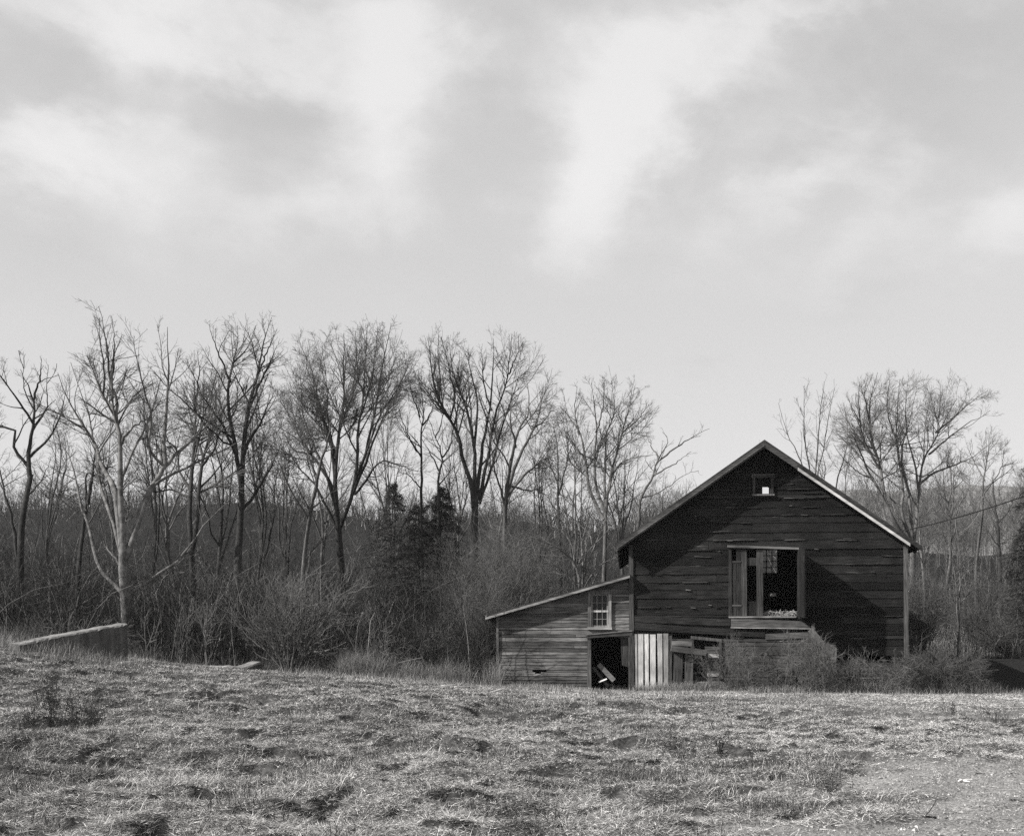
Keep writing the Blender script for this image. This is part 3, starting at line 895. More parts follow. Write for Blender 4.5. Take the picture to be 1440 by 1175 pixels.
# ------------------------------------------------------------------ lean-to
lean = empty('lean_to', (bx(790), BF + 2, 0), 'low clapboard lean-to with a shed roof and sash window against the barn', 'shed')
LX_0, LX_1 = bx(697), XL - .035
ra, rb = (bx(683), bz(864.5)), (bx(886.5), bz(806.5))
rs = (rb[1] - ra[1]) / (rb[0] - ra[0])
def lroof(x): return ra[1] + rs * (x - ra[0])
WNX0, WNX1, WNZ0, WNZ1 = bx(831.5), bx(856), bz(881), bz(834.5)
DOX0, DOX1, DOZ1 = bx(830), bx(885), bz(895)
m_ = MB()
def lspan(z):
    x_low = max(LX_0, ra[0] + (z + .12 - ra[1]) / rs)
    return (min(x_low, LX_1 - .1), LX_1)
siding(m_, BF, lspan, -.2, lroof(LX_1) - .13, .125, [(WNX0, WNX1, WNZ0, WNZ1), (DOX0, DOX1, -.5, DOZ1), (bx(748), bx(768), bz(945), bz(941.5)), (bx(752), bx(760), bz(947), bz(945))], thick=.012, lap=.014, joint=5, jit=.006, tvar=.5, bow=.008, g=np.random.default_rng(55))
m_.build('front_wall', M_clap, lean)
m_ = MB(); m_.box(LX_0 + .003, LX_0 + .05, BF + .01, BF + 6, -.2, lroof(LX_0) - .13); m_.build('side_wall', M_clap, lean)
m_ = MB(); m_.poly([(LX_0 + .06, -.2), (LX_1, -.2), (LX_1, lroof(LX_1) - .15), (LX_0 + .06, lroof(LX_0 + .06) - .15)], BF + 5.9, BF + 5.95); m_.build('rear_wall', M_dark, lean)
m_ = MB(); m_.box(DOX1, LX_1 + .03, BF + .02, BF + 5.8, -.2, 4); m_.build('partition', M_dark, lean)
lo = .30
m_ = MB(); m_.poly([(ra[0], ra[1] - .07), (rb[0], rb[1] - .07), (rb[0], rb[1]), ra], BF - lo, BF + 6.2, 1.0); m_.build('roof', M_roof, lean)
m_ = MB(); m_.poly([(ra[0], ra[1] - .14), (rb[0], rb[1] - .13), (rb[0], rb[1] - .05), (ra[0], ra[1] - .06)], BF - lo - .03, BF - lo - .003, 2.2); m_.build('rake_board', M_grey_x, lean)
m_ = MB(); m_.box(ra[0] - .03, ra[0] + .0, BF - lo - .03, BF + 6.2, ra[1] - .15, ra[1] + .0, .75); m_.build('fascia_board', M_pale_x, lean)
m_ = MB(); m_.poly([(LX_0 - .02, -.2), (LX_0 + .07, -.2), (LX_0 + .07, lroof(LX_0) - .13), (LX_0 - .02, lroof(LX_0) - .13)], BF - .075, BF - .045, 1.2); m_.build('corner_board', M_grey_z, lean)
m_ = MB(); y0, y1 = BF - .085, BF - .04
m_.box(WNX0 - .11, WNX0, y0, y1, WNZ0, WNZ1, 1.3); m_.box(WNX1, WNX1 + .11, y0, y1, WNZ0, WNZ1, 2.6); m_.box(WNX0 - .13, WNX1 + .13, y0, y1, WNZ1, WNZ1 + .11, 1.1)
wn = m_.build('window', M_grey_z, lean)
m_ = MB(); m_.box(WNX0 - .13, WNX1 + .13, y0 - .06, y1, WNZ0 - .09, WNZ0, 2.6); m_.build('sill', M_grey_x, wn)
m_ = MB(); zm = (WNZ0 + WNZ1) / 2 - .02
for k in range(4):
    xx = WNX0 + .03 + (WNX1 - WNX0 - .06) * k / 3; wd = .026 if k in (0, 3) else .009
    m_.box(xx - wd, xx + wd, BF - .03, BF - .005, WNZ0, WNZ1, 2.4)
for zz, hh in ((WNZ0 + .03, .03), ((WNZ0 + zm) / 2, .009), (zm, .034), ((zm + WNZ1) / 2, .009), (WNZ1 - .02, .02)):
    m_.box(WNX0, WNX1, BF - (.033 if hh < .025 else .036), BF - .008, zz - hh, zz + hh, 4.5 if hh == .034 else 2.4)
m_.build('sash', M_grey_z, wn)
mgl, t, p = new_mat('old_glass'); p.inputs['Base Color'].default_value = (.012, .012, .012, 1); p.inputs['Roughness'].default_value = .12; p.inputs['Specular IOR Level'].default_value = .2
m_ = MB(); m_.box(WNX0, WNX1, BF - .004, BF, WNZ0, WNZ1); m_.build('pane', mgl, wn)
m_ = MB(); m_.poly([(bx(826), bz(976)), (bx(832), bz(976)), (bx(831.5), bz(897)), (bx(826.5), bz(897))], BF - .09, BF - .03, 1.0); m_.build('door_jamb', M_grey_z, lean); m_ = MB()
m_.poly([(bx(884.3), bz(976)), (bx(886.4), bz(976)), (bx(886.4), bz(895)), (bx(884.3), bz(895))], BF - .09, BF - .03, .8)
m_.build('door_jamb', M_grey_z, lean)
m_ = MB(); m_.poly([(bx(825), bz(897)), (bx(890), bz(892.5)), (bx(890), bz(887)), (bx(825), bz(892.5))], BF - .13, BF - .04, .5)
m_.poly([(bx(825), bz(892.4)), (bx(890), bz(886.9)), (bx(890), bz(885.8)), (bx(825), bz(891.2))], BF - .16, BF - .04, 1.7); m_.build('door_head', M_grey_x, lean)
m_ = MB(); m_.poly([(bx(875), bz(935)), (bx(884), bz(938)), (bx(884), bz(895)), (bx(873), bz(895))], BF + .06, BF + .09, .5); m_.build('torn_lining', M_grey_z, lean)
# debris inside the doorway
for (p_, q_, wd, tn, mm, lab) in (((bx(842), BF + .12, bz(934)), (bx(864), BF + .08, bz(957)), .17, 1.5, M_grey_x, 'dark plank slanting down right inside the lean-to doorway'),
                              ((bx(834), BF + .25, bz(938)), (bx(856), BF + .2, bz(966)), .10, .7, M_grey_x, 'lower dark board slanting across the lean-to doorway'),
                              ((bx(842), BF + .05, bz(959.5)), (bx(854), BF + .05, bz(954.5)), .05, 1.1, M_pale_x, 'short pale stick caught under the slanting planks in the doorway')):
    m_ = MB(); m_.bar(p_, q_, wd, .05 if wd > .06 else .04, tn, up=(0, -1, .3)); lone('broken_board', m_, mm, lab, 'board', (bx(848), BF + .5, 0))

# the barn stands turned a little towards the viewer: swing it and everything at its foot about the gable's middle
from mathutils import Matrix
SWING = Matrix.Translation((XM, BF, 0)) @ Matrix.Rotation(R(-5), 4, 'Z') @ Matrix.Translation((-XM, -BF, 0))
bpy.context.view_layer.update()
for o in [o for o in C.objects if o.parent is None and o.type in ('MESH', 'EMPTY') and o.get('kind') != 'structure']:
    o.matrix_world = SWING @ o.matrix_world
bpy.context.view_layer.update()

# ------------------------------------------------------------------ concrete walls on the left
mc_shade, t, p = new_mat('concrete')  # face concrete darkened: its shade is put into the colour
tc = t.n('ShaderNodeTexCoord').outputs['Object']
c = t.m('MULTIPLY', t.ramp(t.noise(tc, 2.2, 6, .65), .3, .7, .09, .15), t.ramp(t.noise(tc, 26, 4, .7), .3, .7, .75, 1.2))
nd = t.n('ShaderNodeMapping'); t.put(nd.inputs[0], tc); nd.inputs['Scale'].default_value = (5, 5, .5)
c = t.m('MULTIPLY', c, t.ramp(t.noise(nd.outputs[0], 1.5, 4, .6), .4, .65, .75, 1.05))
t.put(p.inputs['Base Color'], t.grey(c))
b = t.n('ShaderNodeBump'); b.inputs['Strength'].default_value = .6; b.inputs['Distance'].default_value = .02; t.put(b.inputs['Height'], t.noise(tc, 18, 5, .7)); t.put(p.inputs['Normal'], b.outputs[0])


mc_sun, t, p = new_mat('sunlit_concrete')  # top concrete made paler: the sunlight on it is painted in
tc = t.n('ShaderNodeTexCoord').outputs['Object']
t.put(p.inputs['Base Color'], t.grey(t.m('MULTIPLY', t.ramp(t.noise(tc, 3, 6, .65), .3, .7, .15, .36), t.ramp(t.noise(tc, 22, 4, .7), .3, .7, .6, 1.2))))


def slab_wall(name, A, B, topA, topB, th, label, cat, bot=-.5, n=44, rough=.015):
    """cast wall from A to B with a crumbling top edge"""
    A, B = np.array(A, float), np.array(B, float)
    d = unit(B - A); nrm = np.array([d[1], -d[0]])
    vs, qs = [], []
    gg = np.random.default_rng(9)
    for i in range(n + 1):
        u = i / n; P_ = A + (B - A) * u
        zt = topA + (topB - topA) * u ** .9 + 5 * rough * (float(fbm(np.array([u * 9.0]), np.array([2.5]), 5)[0]) - .5)
        j = gg.normal(0, rough * .4)
        for s, z_ in ((1, bot), (1, zt - .03 - abs(gg.normal(0, rough))), (.7, zt), (-.8, zt + .02), (-1, zt - .05), (-1, bot)):
            vs.append((*(P_ + nrm * (s * th / 2 + j)), z_))
    for i in range(n):
        for k in range(5):
            a_ = i * 6 + k; qs.append((a_, a_ + 6, a_ + 7, a_ + 1))
    last = n * 6
    qs += [(last, last + 5, last + 4, last + 1), (last + 1, last + 4, last + 3, last + 2), (0, 1, 4, 5), (1, 2, 3, 4)]
    loc = np.array([*(A + B) / 2, float(H(*((A + B) / 2)))])
    me = mesh_np(name, np.array(vs) - loc, quads=qs, mat=mc_shade)
    me.materials.append(mc_sun)
    mi = np.zeros(len(qs), np.int32)
    for i in range(n): mi[i * 5 + 1:i * 5 + 3] = 1
    me.polygons.foreach_set('material_index', mi)
    o = bpy.data.objects.new(name, me); C.objects.link(o); o.location = loc
    return tag(o, label, cat)


slab_wall('concrete_wall', (X(20, 38), 38), (X(172, 42), 42), Z(906, 38), Z(876.5, 42), .42, 'old concrete wall rising out of the grass mound with a crumbled sunlit top', 'wall')
slab_wall('concrete_kerb', (X(255, 44.5), 44.5), (X(338, 44.5), 44.5), Z(935, 44.5), Z(936.5, 44.5), .4, 'long low concrete kerb with a sunlit top at the field edge', 'kerb', rough=.015)
slab_wall('concrete_block', (X(334, 42.6), 42.6), (X(361, 44.2), 44.2), Z(939, 42.6), Z(930, 44.2), .4, 'short tilted concrete block left of the many stemmed bush', 'block', n=6, rough=.015)

# ------------------------------------------------------------------ trees traced one by one
def Tn(name, label, D, base, trunk, limbs, r0, seed, wm=None, tm=None, group='bare trees behind the field', **kw):
    gg = np.random.default_rng(seed)
    tr = shape_tree(D, base, trunk, limbs, r0, gg, **kw)
    return plant(name, label, 'tree', tr, wm or M_bark_d, tm or M_twig, group)


Tn('bare_tree', 'tall bare tree with a pale sunlit trunk forking low, right of the concrete wall', 48, (186, 930),
   [(187, 935), (185, 880), (185, 835), (184, 800), (185, 766)],
   [(.15, (183, 770), (175, 714), (167, 686), (144, 665), (129, 647), (113, 616), (101, 598), (73, 555), (58, 510)),
    (.15, (184, 766), (181, 711), (176, 665), (178, 628), (170, 598), (159, 573), (135, 552), (122, 533), (108, 490)),
    (.07, (178, 628), (181, 619), (196, 603), (214, 586)), (.08, (170, 598), (172, 565), (165, 542), (171, 500), (168, 455)),
    (.16, (187, 790), (196, 766), (211, 702), (220, 674), (227, 653), (225, 616), (228, 567), (233, 512), (236, 460)),
    (.09, (226, 655), (240, 625), (254, 601), (270, 570), (287, 515)), (.07, (226, 653), (211, 628), (214, 588), (208, 542), (206, 490)),
    (.10, (184, 838), (153, 807), (135, 779), (125, 746), (102, 708), (83, 653), (73, 631), (46, 595)),
    (.09, (184, 790), (168, 735), (153, 711), (132, 680), (128, 659), (107, 604), (100, 573), (80, 497)),
    (.075, (186, 838), (222, 812), (252, 783), (276, 735), (306, 702), (325, 688)), (.05, (252, 783), (232, 815), (214, 850)),
    (.06, (184, 800), (160, 775), (150, 760)), (.06, (135, 552), (148, 520), (150, 480), (146, 455)), (.05, (165, 542), (182, 510), (188, 470))],
   .44, 21, M_bark_p, M_twig, l1=.9, dens=1.0, extra=.6, lw=1.35)
Tn('broken_snag', 'dark broken snag with a stub top between the far left trees', 53, (112, 800), [(110, 810), (114, 740), (116, 711)],
   [(.16, (115, 720), (122, 690), (129, 659), (136, 634), (142, 626)), (.09, (116, 700), (117, 672), (122, 662), (127, 672), (124, 688))], .2, 22, l1=.3, dens=.5)
Tn('bare_tree', 'dark gnarled bare tree at the far left edge with a crooked left limb', 55, (30, 880), [(30, 880), (32, 800), (33, 730), (38, 665)],
   [(.17, (37, 668), (32, 634), (38, 592), (40, 558), (30, 520)), (.12, (34, 655), (15, 628), (16, 604), (0, 598), (-18, 588), (-40, 560)), (.10, (34, 640), (61, 612), (80, 585), (95, 540)),
    (.09, (38, 592), (18, 555), (3, 527), (-6, 508)), (.09, (40, 560), (55, 530), (63, 505)), (.14, (30, 790), (18, 725), (6, 690), (-2, 665), (-14, 620)), (.06, (38, 600), (58, 570), (66, 535), (72, 515)),
    (.06, (36, 700), (55, 670), (66, 640)), (.05, (39, 570), (30, 540), (40, 500))], .3, 23, dens=1.1, extra=.6)
Tn('bare_tree', 'dark bare tree with twin trunks and long level limbs left of the tallest tree', 58, (273, 900), [(273, 900), (271, 830), (270, 770)],
   [(.20, (270, 775), (266, 711), (263, 650), (259, 610), (252, 558), (251, 490)), (.19, (271, 775), (281, 740), (282, 690), (286, 640), (295, 610), (302, 575), (296, 530)),
    (.11, (286, 645), (269, 616), (245, 590), (227, 565)), (.10, (266, 690), (240, 655), (227, 616), (190, 600)), (.09, (266, 700), (235, 685), (210, 690), (190, 683)),
    (.10, (284, 655), (305, 630), (312, 590), (306, 545)), (.09, (258, 600), (240, 560), (232, 520)), (.08, (260, 615), (272, 570), (274, 510)), (.08, (251, 545), (262, 510), (264, 480))], .33, 24, dens=1.05, l1=1.05, extra=.7)
Tn('bare_tree', 'tallest dark bare tree reaching highest against the sky', 57, (328, 890), [(328, 890), (328, 830), (327, 742), (329, 690), (330, 665)],
   [(.20, (330, 670), (334, 619), (340, 564), (349, 518), (352, 466), (366, 424)), (.18, (329, 680), (325, 640), (315, 558), (317, 497), (318, 466), (315, 436)), (.13, (332, 640), (340, 614), (358, 595), (376, 575), (394, 553)),
    (.12, (339, 570), (352, 540), (361, 521), (376, 502), (388, 485)), (.12, (328, 715), (346, 693), (362, 672), (380, 656), (400, 626)), (.11, (326, 640), (310, 595), (294, 564), (280, 521)),
    (.09, (317, 530), (302, 490), (292, 455)), (.08, (350, 515), (366, 480), (384, 455)), (.08, (316, 500), (328, 470), (334, 440)), (.08, (322, 625), (302, 610), (286, 585), (272, 550))], .36, 25, dens=1.1, extra=.7)
Tn('bare_tree', 'broad bare tree with a dense fan shaped crown near the middle of the treeline', 62, (482, 905), [(482, 905), (481, 840), (480, 780), (479, 740)],
   [(.19, (479, 745), (476, 685), (479, 617), (482, 562), (483, 467)), (.14, (478, 735), (474, 690), (452, 658), (419, 611), (397, 576), (384, 550)), (.15, (478, 720), (471, 636), (446, 562), (425, 478)),
    (.12, (477, 720), (462, 665), (424, 587), (410, 505)), (.11, (478, 745), (450, 690), (415, 650), (395, 615)), (.16, (481, 745), (500, 700), (508, 660), (509, 617), (514, 562), (522, 468)), (.13, (503, 690), (517, 660), (533, 609), (544, 549), (558, 478)),
    (.12, (502, 700), (517, 671), (544, 617), (566, 570), (580, 530)), (.10, (505, 700), (522, 685), (547, 663), (570, 668), (592, 670)), (.09, (477, 650), (462, 590), (458, 540), (450, 480)),
    (.09, (480, 600), (494, 560), (500, 510), (502, 468)), (.08, (525, 645), (545, 600), (570, 555), (580, 510)), (.08, (440, 640), (410, 630), (392, 600)), (.07, (512, 590), (530, 540), (540, 480))], .4, 26, M_bark_d, M_twig, dens=1.3, fine=1.2, l1=.95, extra=.3, ang=(20, 50))
Tn('leaning_tree', 'dark trunk leaning right in front of the fan shaped crown', 55, (424, 850), [(422, 880), (428, 800), (436, 750), (448, 700)],
   [(.14, (447, 705), (460, 660), (471, 631), (478, 590)), (.08, (440, 735), (420, 700), (405, 660), (400, 630)), (.07, (455, 680), (440, 640), (436, 600)), (.07, (443, 720), (470, 700), (492, 690)), (.08, (428, 800), (445, 770), (476, 757))], .2, 27, M_bark, l1=.8, extra=.4)
Tn('bare_tree', 'thin crooked bare tree with twisting limbs right of the fan shaped crown', 64, (598, 890), [(597, 890), (594, 800), (593, 712)],
   [(.12, (593, 720), (596, 658), (596, 617), (601, 590), (594, 545)), (.07, (596, 650), (580, 625), (570, 600), (562, 570)), (.07, (598, 610), (610, 590), (616, 560)), (.06, (594, 690), (578, 672), (560, 665)), (.06, (596, 600), (586, 570), (580, 545))], .2, 28, M_bark_d, dens=1.1)
Tn('bare_tree', 'bare tree with zigzag limbs rising out of the dark cedars', 65, (617, 890), [(617, 890), (617, 800), (616, 707)],
   [(.13, (616, 715), (616, 666), (619, 636), (610, 609), (600, 580)), (.08, (617, 662), (606, 638), (590, 610)), (.08, (619, 638), (632, 620), (634, 600), (645, 570)), (.06, (616, 680), (634, 655), (642, 635)), (.06, (610, 609), (620, 580), (622, 550))], .22, 29, M_bark_d, dens=.9)
Tn('bare_tree', 'tall bare tree whose long bare limbs spread in a wide vase above the cedars', 62, (667, 880), [(668, 890), (667, 800), (667, 740), (668, 700)],
   [(.20, (666, 712), (662, 680), (648, 636), (642, 603), (623, 571), (610, 538), (604, 481)), (.09, (632, 585), (638, 549), (631, 516), (622, 480)), (.18, (668, 700), (666, 660), (665, 617), (656, 571), (640, 530), (632, 490)), (.12, (665, 620), (669, 549), (660, 510), (650, 480)),
    (.17, (669, 700), (676, 628), (683, 579), (690, 527), (693, 462)), (.15, (672, 700), (688, 619), (696, 564), (712, 530), (720, 472)), (.12, (674, 705), (693, 643), (705, 590), (722, 550), (733, 520)), (.08, (690, 560), (678, 520), (675, 475)), (.07, (716, 520), (728, 500), (736, 490))], .42, 30, M_bark_d, dens=1.1, l1=.8, extra=.6, ang=(18, 42))
Tn('bare_tree', 'mid grey bare tree with a low spreading crown right of the tall vase shaped tree', 60, (711, 890), [(711, 890), (710, 800), (711, 715)],
   [(.15, (711, 720), (714, 680), (728, 619), (743, 585), (740, 530)), (.13, (713, 700), (730, 650), (745, 619), (757, 585), (765, 530)), (.12, (712, 705), (735, 675), (760, 648), (777, 637), (790, 626)), (.10, (710, 715), (700, 680), (693, 654), (690, 620)), (.09, (725, 640), (718, 600), (722, 570)), (.08, (750, 605), (768, 585), (778, 560)), (.08, (720, 690), (750, 690), (775, 672))], .26, 31, M_bark, dens=1.25, extra=.9)
Tn('bare_tree', 'slim bare trees pair with thin upright stems behind the shed roof', 66, (790, 870), [(790, 880), (788, 760), (786, 690)],
   [(.10, (786, 700), (788, 640), (785, 600), (778, 570)), (.09, (787, 690), (800, 640), (803, 600), (798, 560)), (.07, (787, 670), (775, 640), (768, 600)), (.06, (800, 640), (812, 600))], .17, 32, M_bark_d, dens=1.1)
Tn('bare_tree', 'rounded bare tree with a fine twigged crown above the shed roof', 58, (848, 890), [(848, 890), (849, 820), (851, 758), (852, 715)],
   [(.14, (850, 730), (832, 690), (829, 663), (824, 619), (815, 590), (792, 550)), (.13, (851, 720), (838, 670), (841, 614), (841, 579), (834, 530)), (.11, (851, 715), (853, 660), (857, 602), (868, 570), (862, 528)), (.12, (852, 720), (860, 670), (875, 614), (887, 570), (895, 540)),
    (.11, (852, 725), (862, 670), (881, 643), (912, 640)), (.08, (826, 640), (808, 610), (790, 590)), (.07, (880, 600), (900, 585), (912, 570)), (.07, (841, 600), (850, 570), (852, 530)), (.07, (818, 600), (812, 560), (815, 530))], .22, 33, M_bark, dens=1.4, extra=1.0, l1=.95)
Tn('bare_tree', 'pale many stemmed bare tree fanning out just behind the shed roof', 54, (818, 890), [(818, 900), (818, 860), (818, 826)],
   [(.09, (816, 830), (812, 800), (803, 783), (780, 768), (739, 752)), (.09, (819, 826), (820, 790), (820, 748), (809, 705), (786, 668)), (.08, (820, 826), (826, 780), (829, 722), (841, 675)), (.08, (821, 828), (842, 795), (864, 784), (885, 770)), (.06, (817, 820), (800, 750), (770, 700), (750, 690)), (.06, (820, 815), (840, 760), (865, 710)), (.05, (816, 830), (790, 800), (760, 790))], .17, 34, M_bark_p, M_twig_l, dens=1.2, extra=1.2)
Tn('bare_tree', 'crooked bare tree leaning right towards the barn roof peak', 56, (893, 880), [(893, 890), (894, 800), (898, 735)],
   [(.12, (897, 742), (902, 700), (919, 671), (928, 643), (942, 619), (936, 602)), (.07, (928, 645), (946, 632), (964, 622), (988, 612)), (.06, (922, 665), (945, 655), (966, 640)), (.05, (902, 700), (930, 690), (958, 672), (975, 668)), (.06, (930, 640), (920, 622), (914, 600)), (.05, (900, 715), (885, 690), (880, 660))], .18, 35, M_bark, dens=.7, l1=.6)
Tn('bare_tree', 'big round crowned bare tree rising behind the barn right roof slope', 72, (1282, 890), [(1284, 890), (1283, 820), (1282, 765)],
   [(.20, (1281, 770), (1250, 735), (1240, 700), (1237, 651), (1227, 613), (1220, 574), (1226, 528)), (.17, (1281, 768), (1262, 720), (1268, 690), (1268, 640), (1266, 600), (1262, 535)), (.18, (1282, 765), (1278, 700), (1273, 654), (1277, 633), (1291, 605), (1303, 572), (1306, 540)),
    (.17, (1283, 765), (1300, 700), (1309, 669), (1319, 638), (1330, 613), (1344, 560)), (.12, (1307, 675), (1327, 659), (1353, 649), (1380, 628)), (.13, (1245, 720), (1215, 660), (1186, 620), (1164, 608)), (.11, (1237, 660), (1212, 620), (1196, 580), (1190, 550)),
    (.11, (1304, 690), (1306, 640), (1298, 600), (1286, 565), (1280, 535)), (.10, (1325, 630), (1352, 600), (1372, 590)), (.09, (1268, 620), (1250, 580), (1246, 535)), (.10, (1332, 600), (1356, 570), (1368, 560)), (.08, (1222, 590), (1206, 560), (1208, 540))], .42, 36, M_bark, dens=1.1, fine=1.3, extra=.2, l1=1.0, tone=1.7)
Tn('bare_tree', 'sparse young bare tree with thin upright branches over the roof vent', 66, (1146, 890), [(1147, 890), (1147, 760), (1147, 700)],
   [(.08, (1147, 705), (1142, 664), (1130, 618), (1120, 552)), (.07, (1147, 700), (1128, 650), (1108, 610), (1096, 565)), (.08, (1147, 695), (1152, 640), (1150, 590), (1150, 543)), (.06, (1148, 690), (1160, 640), (1164, 590), (1168, 550)), (.05, (1140, 680), (1110, 650), (1085, 615))], .14, 37, M_bark, dens=.75, l1=.8, up=.2)
Tn('bare_tree', 'pale feathery bare tree right of the big round crowned tree', 85, (1372, 860), [(1374, 870), (1370, 800), (1369, 720)],
   [(.11, (1369, 730), (1368, 690), (1374, 650), (1380, 612)), (.08, (1369, 705), (1350, 670), (1338, 640)), (.08, (1369, 700), (1388, 665), (1395, 635)), (.07, (1370, 680), (1362, 645), (1360, 622)), (.06, (1371, 690), (1398, 670), (1408, 655))], .2, 38, M_bark, M_twig_l, dens=1.3, extra=1)
Tn('bare_tree', 'slender dark trunked bare tree below the cable near the right edge', 82, (1407, 835), [(1407, 840), (1406, 798), (1404, 740)],
   [(.12, (1404, 745), (1403, 716), (1404, 690), (1408, 655)), (.06, (1405, 770), (1388, 745), (1375, 722)), (.06, (1404, 735), (1420, 715), (1426, 690)), (.05, (1404, 725), (1392, 700), (1388, 680)), (.05, (1405, 760), (1395, 720))], .26, 39, M_bark_d, dens=.8)
Tn('birch_tree', 'slim pale birch with twin stems standing right of the barn behind the briars', 57, (1346, 915), [(1347, 920), (1346, 880), (1345, 839)],
   [(.06, (1345, 845), (1345, 780), (1341, 740), (1338, 700)), (.06, (1346, 900), (1341, 850), (1336, 800), (1331, 740)), (.035, (1345, 860), (1325, 830), (1305, 815)), (.035, (1344, 880), (1320, 870), (1303, 855)), (.035, (1346, 850), (1365, 830), (1385, 822)), (.03, (1342, 800), (1322, 780), (1308, 765)), (.03, (1345, 800), (1360, 770), (1366, 745))], .09, 40, M_bark_p, M_twig_l, dens=1.2, l1=.9)
Tn('bare_tree', 'thin bare tree with a grey trunk close beside the barn right corner', 63, (1300, 900), [(1300, 905), (1302, 830), (1304, 770)],
   [(.08, (1304, 775), (1306, 720), (1300, 690)), (.06, (1303, 790), (1288, 760), (1282, 735)), (.06, (1302, 800), (1318, 770), (1326, 740)), (.05, (1304, 750), (1316, 720), (1318, 700))], .14, 41, M_bark, dens=1.3)

# untraced bare trees filling the treeline behind, each with its own random limbs
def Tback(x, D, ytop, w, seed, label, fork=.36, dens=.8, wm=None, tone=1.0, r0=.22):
    g_ = np.random.default_rng(seed)
    yb = HY - (float(H(X(x, D), D)) - EYE) * F / D
    h = yb - ytop
    yf = yb - h * fork
    k = int(g_.integers(5, 8)); limbs = []
    for i in range(k):
        u = (i + .5) / k * 2 - 1 + g_.normal(0, .1)
        x1 = x + u * w * .5; yt = ytop + h * (.04 + .30 * u * u) + g_.uniform(0, .06) * h
        ys = yf + g_.uniform(-.12, .10) * h
        mx, my = x + u * w * g_.uniform(.12, .3), ys - (ys - yt) * g_.uniform(.35, .5)
        limbs.append((r0 * g_.uniform(.35, .55), (x + g_.normal(0, 1), ys), (x + (mx - x) * .5 + g_.normal(0, 1.5), (ys + my) / 2), (mx + g_.normal(0, 3), my), ((mx + x1) / 2 + g_.normal(0, 4), (my + yt) / 2), (x1, yt)))
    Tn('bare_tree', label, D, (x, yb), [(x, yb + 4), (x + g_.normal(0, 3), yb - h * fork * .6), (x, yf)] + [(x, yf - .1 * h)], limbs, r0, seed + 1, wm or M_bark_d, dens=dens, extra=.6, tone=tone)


for a in ((68, 74, 560, 70, 201, 'small bare tree between the gnarled tree and the broken snag'), (214, 76, 505, 95, 203, 'background bare tree filling the gap right of the pale trunked tree'),
          (246, 80, 545, 90, 205, 'further background bare tree left of the twin trunked tree'), (302, 74, 500, 90, 207, 'bare tree squeezed between the twin trunked tree and the tallest tree'),
          (366, 77, 520, 90, 209, 'background bare tree just right of the tallest tree'), (408, 73, 560, 80, 211, 'low bare tree at the left flank of the fan shaped crown'),
          (452, 82, 520, 100, 213, 'background bare tree behind the left half of the fan shaped crown'), (545, 80, 535, 90, 215, 'background bare tree behind the right half of the fan shaped crown'),
          (640, 82, 560, 70, 217, 'faint bare tree between the zigzag tree and the wide vase shaped tree'), (702, 80, 550, 80, 219, 'background bare tree just right of the wide vase shaped tree'),
          (760, 78, 560, 80, 221, 'background bare tree left of the slim stemmed pair'), (806, 84, 560, 80, 223, 'background bare tree between the slim pair and the rounded crown'),
          (875, 80, 580, 80, 225, 'background bare tree at the right flank of the rounded crown'), (925, 88, 655, 60, 227, 'small bare tree just above the left barn eave'),
          (968, 92, 662, 55, 229, 'small pale bare tree peeping over the left barn roof slope'), (1182, 88, 575, 90, 231, 'background bare tree between the sparse young tree and the round crown'),
          (1328, 92, 600, 90, 233, 'background bare tree at the right flank of the big round crown'), (1442, 95, 640, 70, 235, 'bare tree cut by the right edge under the pine'),
          (150, 84, 560, 90, 237, 'faint bare tree behind the pale trunked tree'), (-25, 70, 520, 90, 239, 'bare tree cut by the left edge')):
    Tback(*a, wm=M_bark if a[1] > 78 else None, tone=1.0 if a[1] < 85 else 1.5)

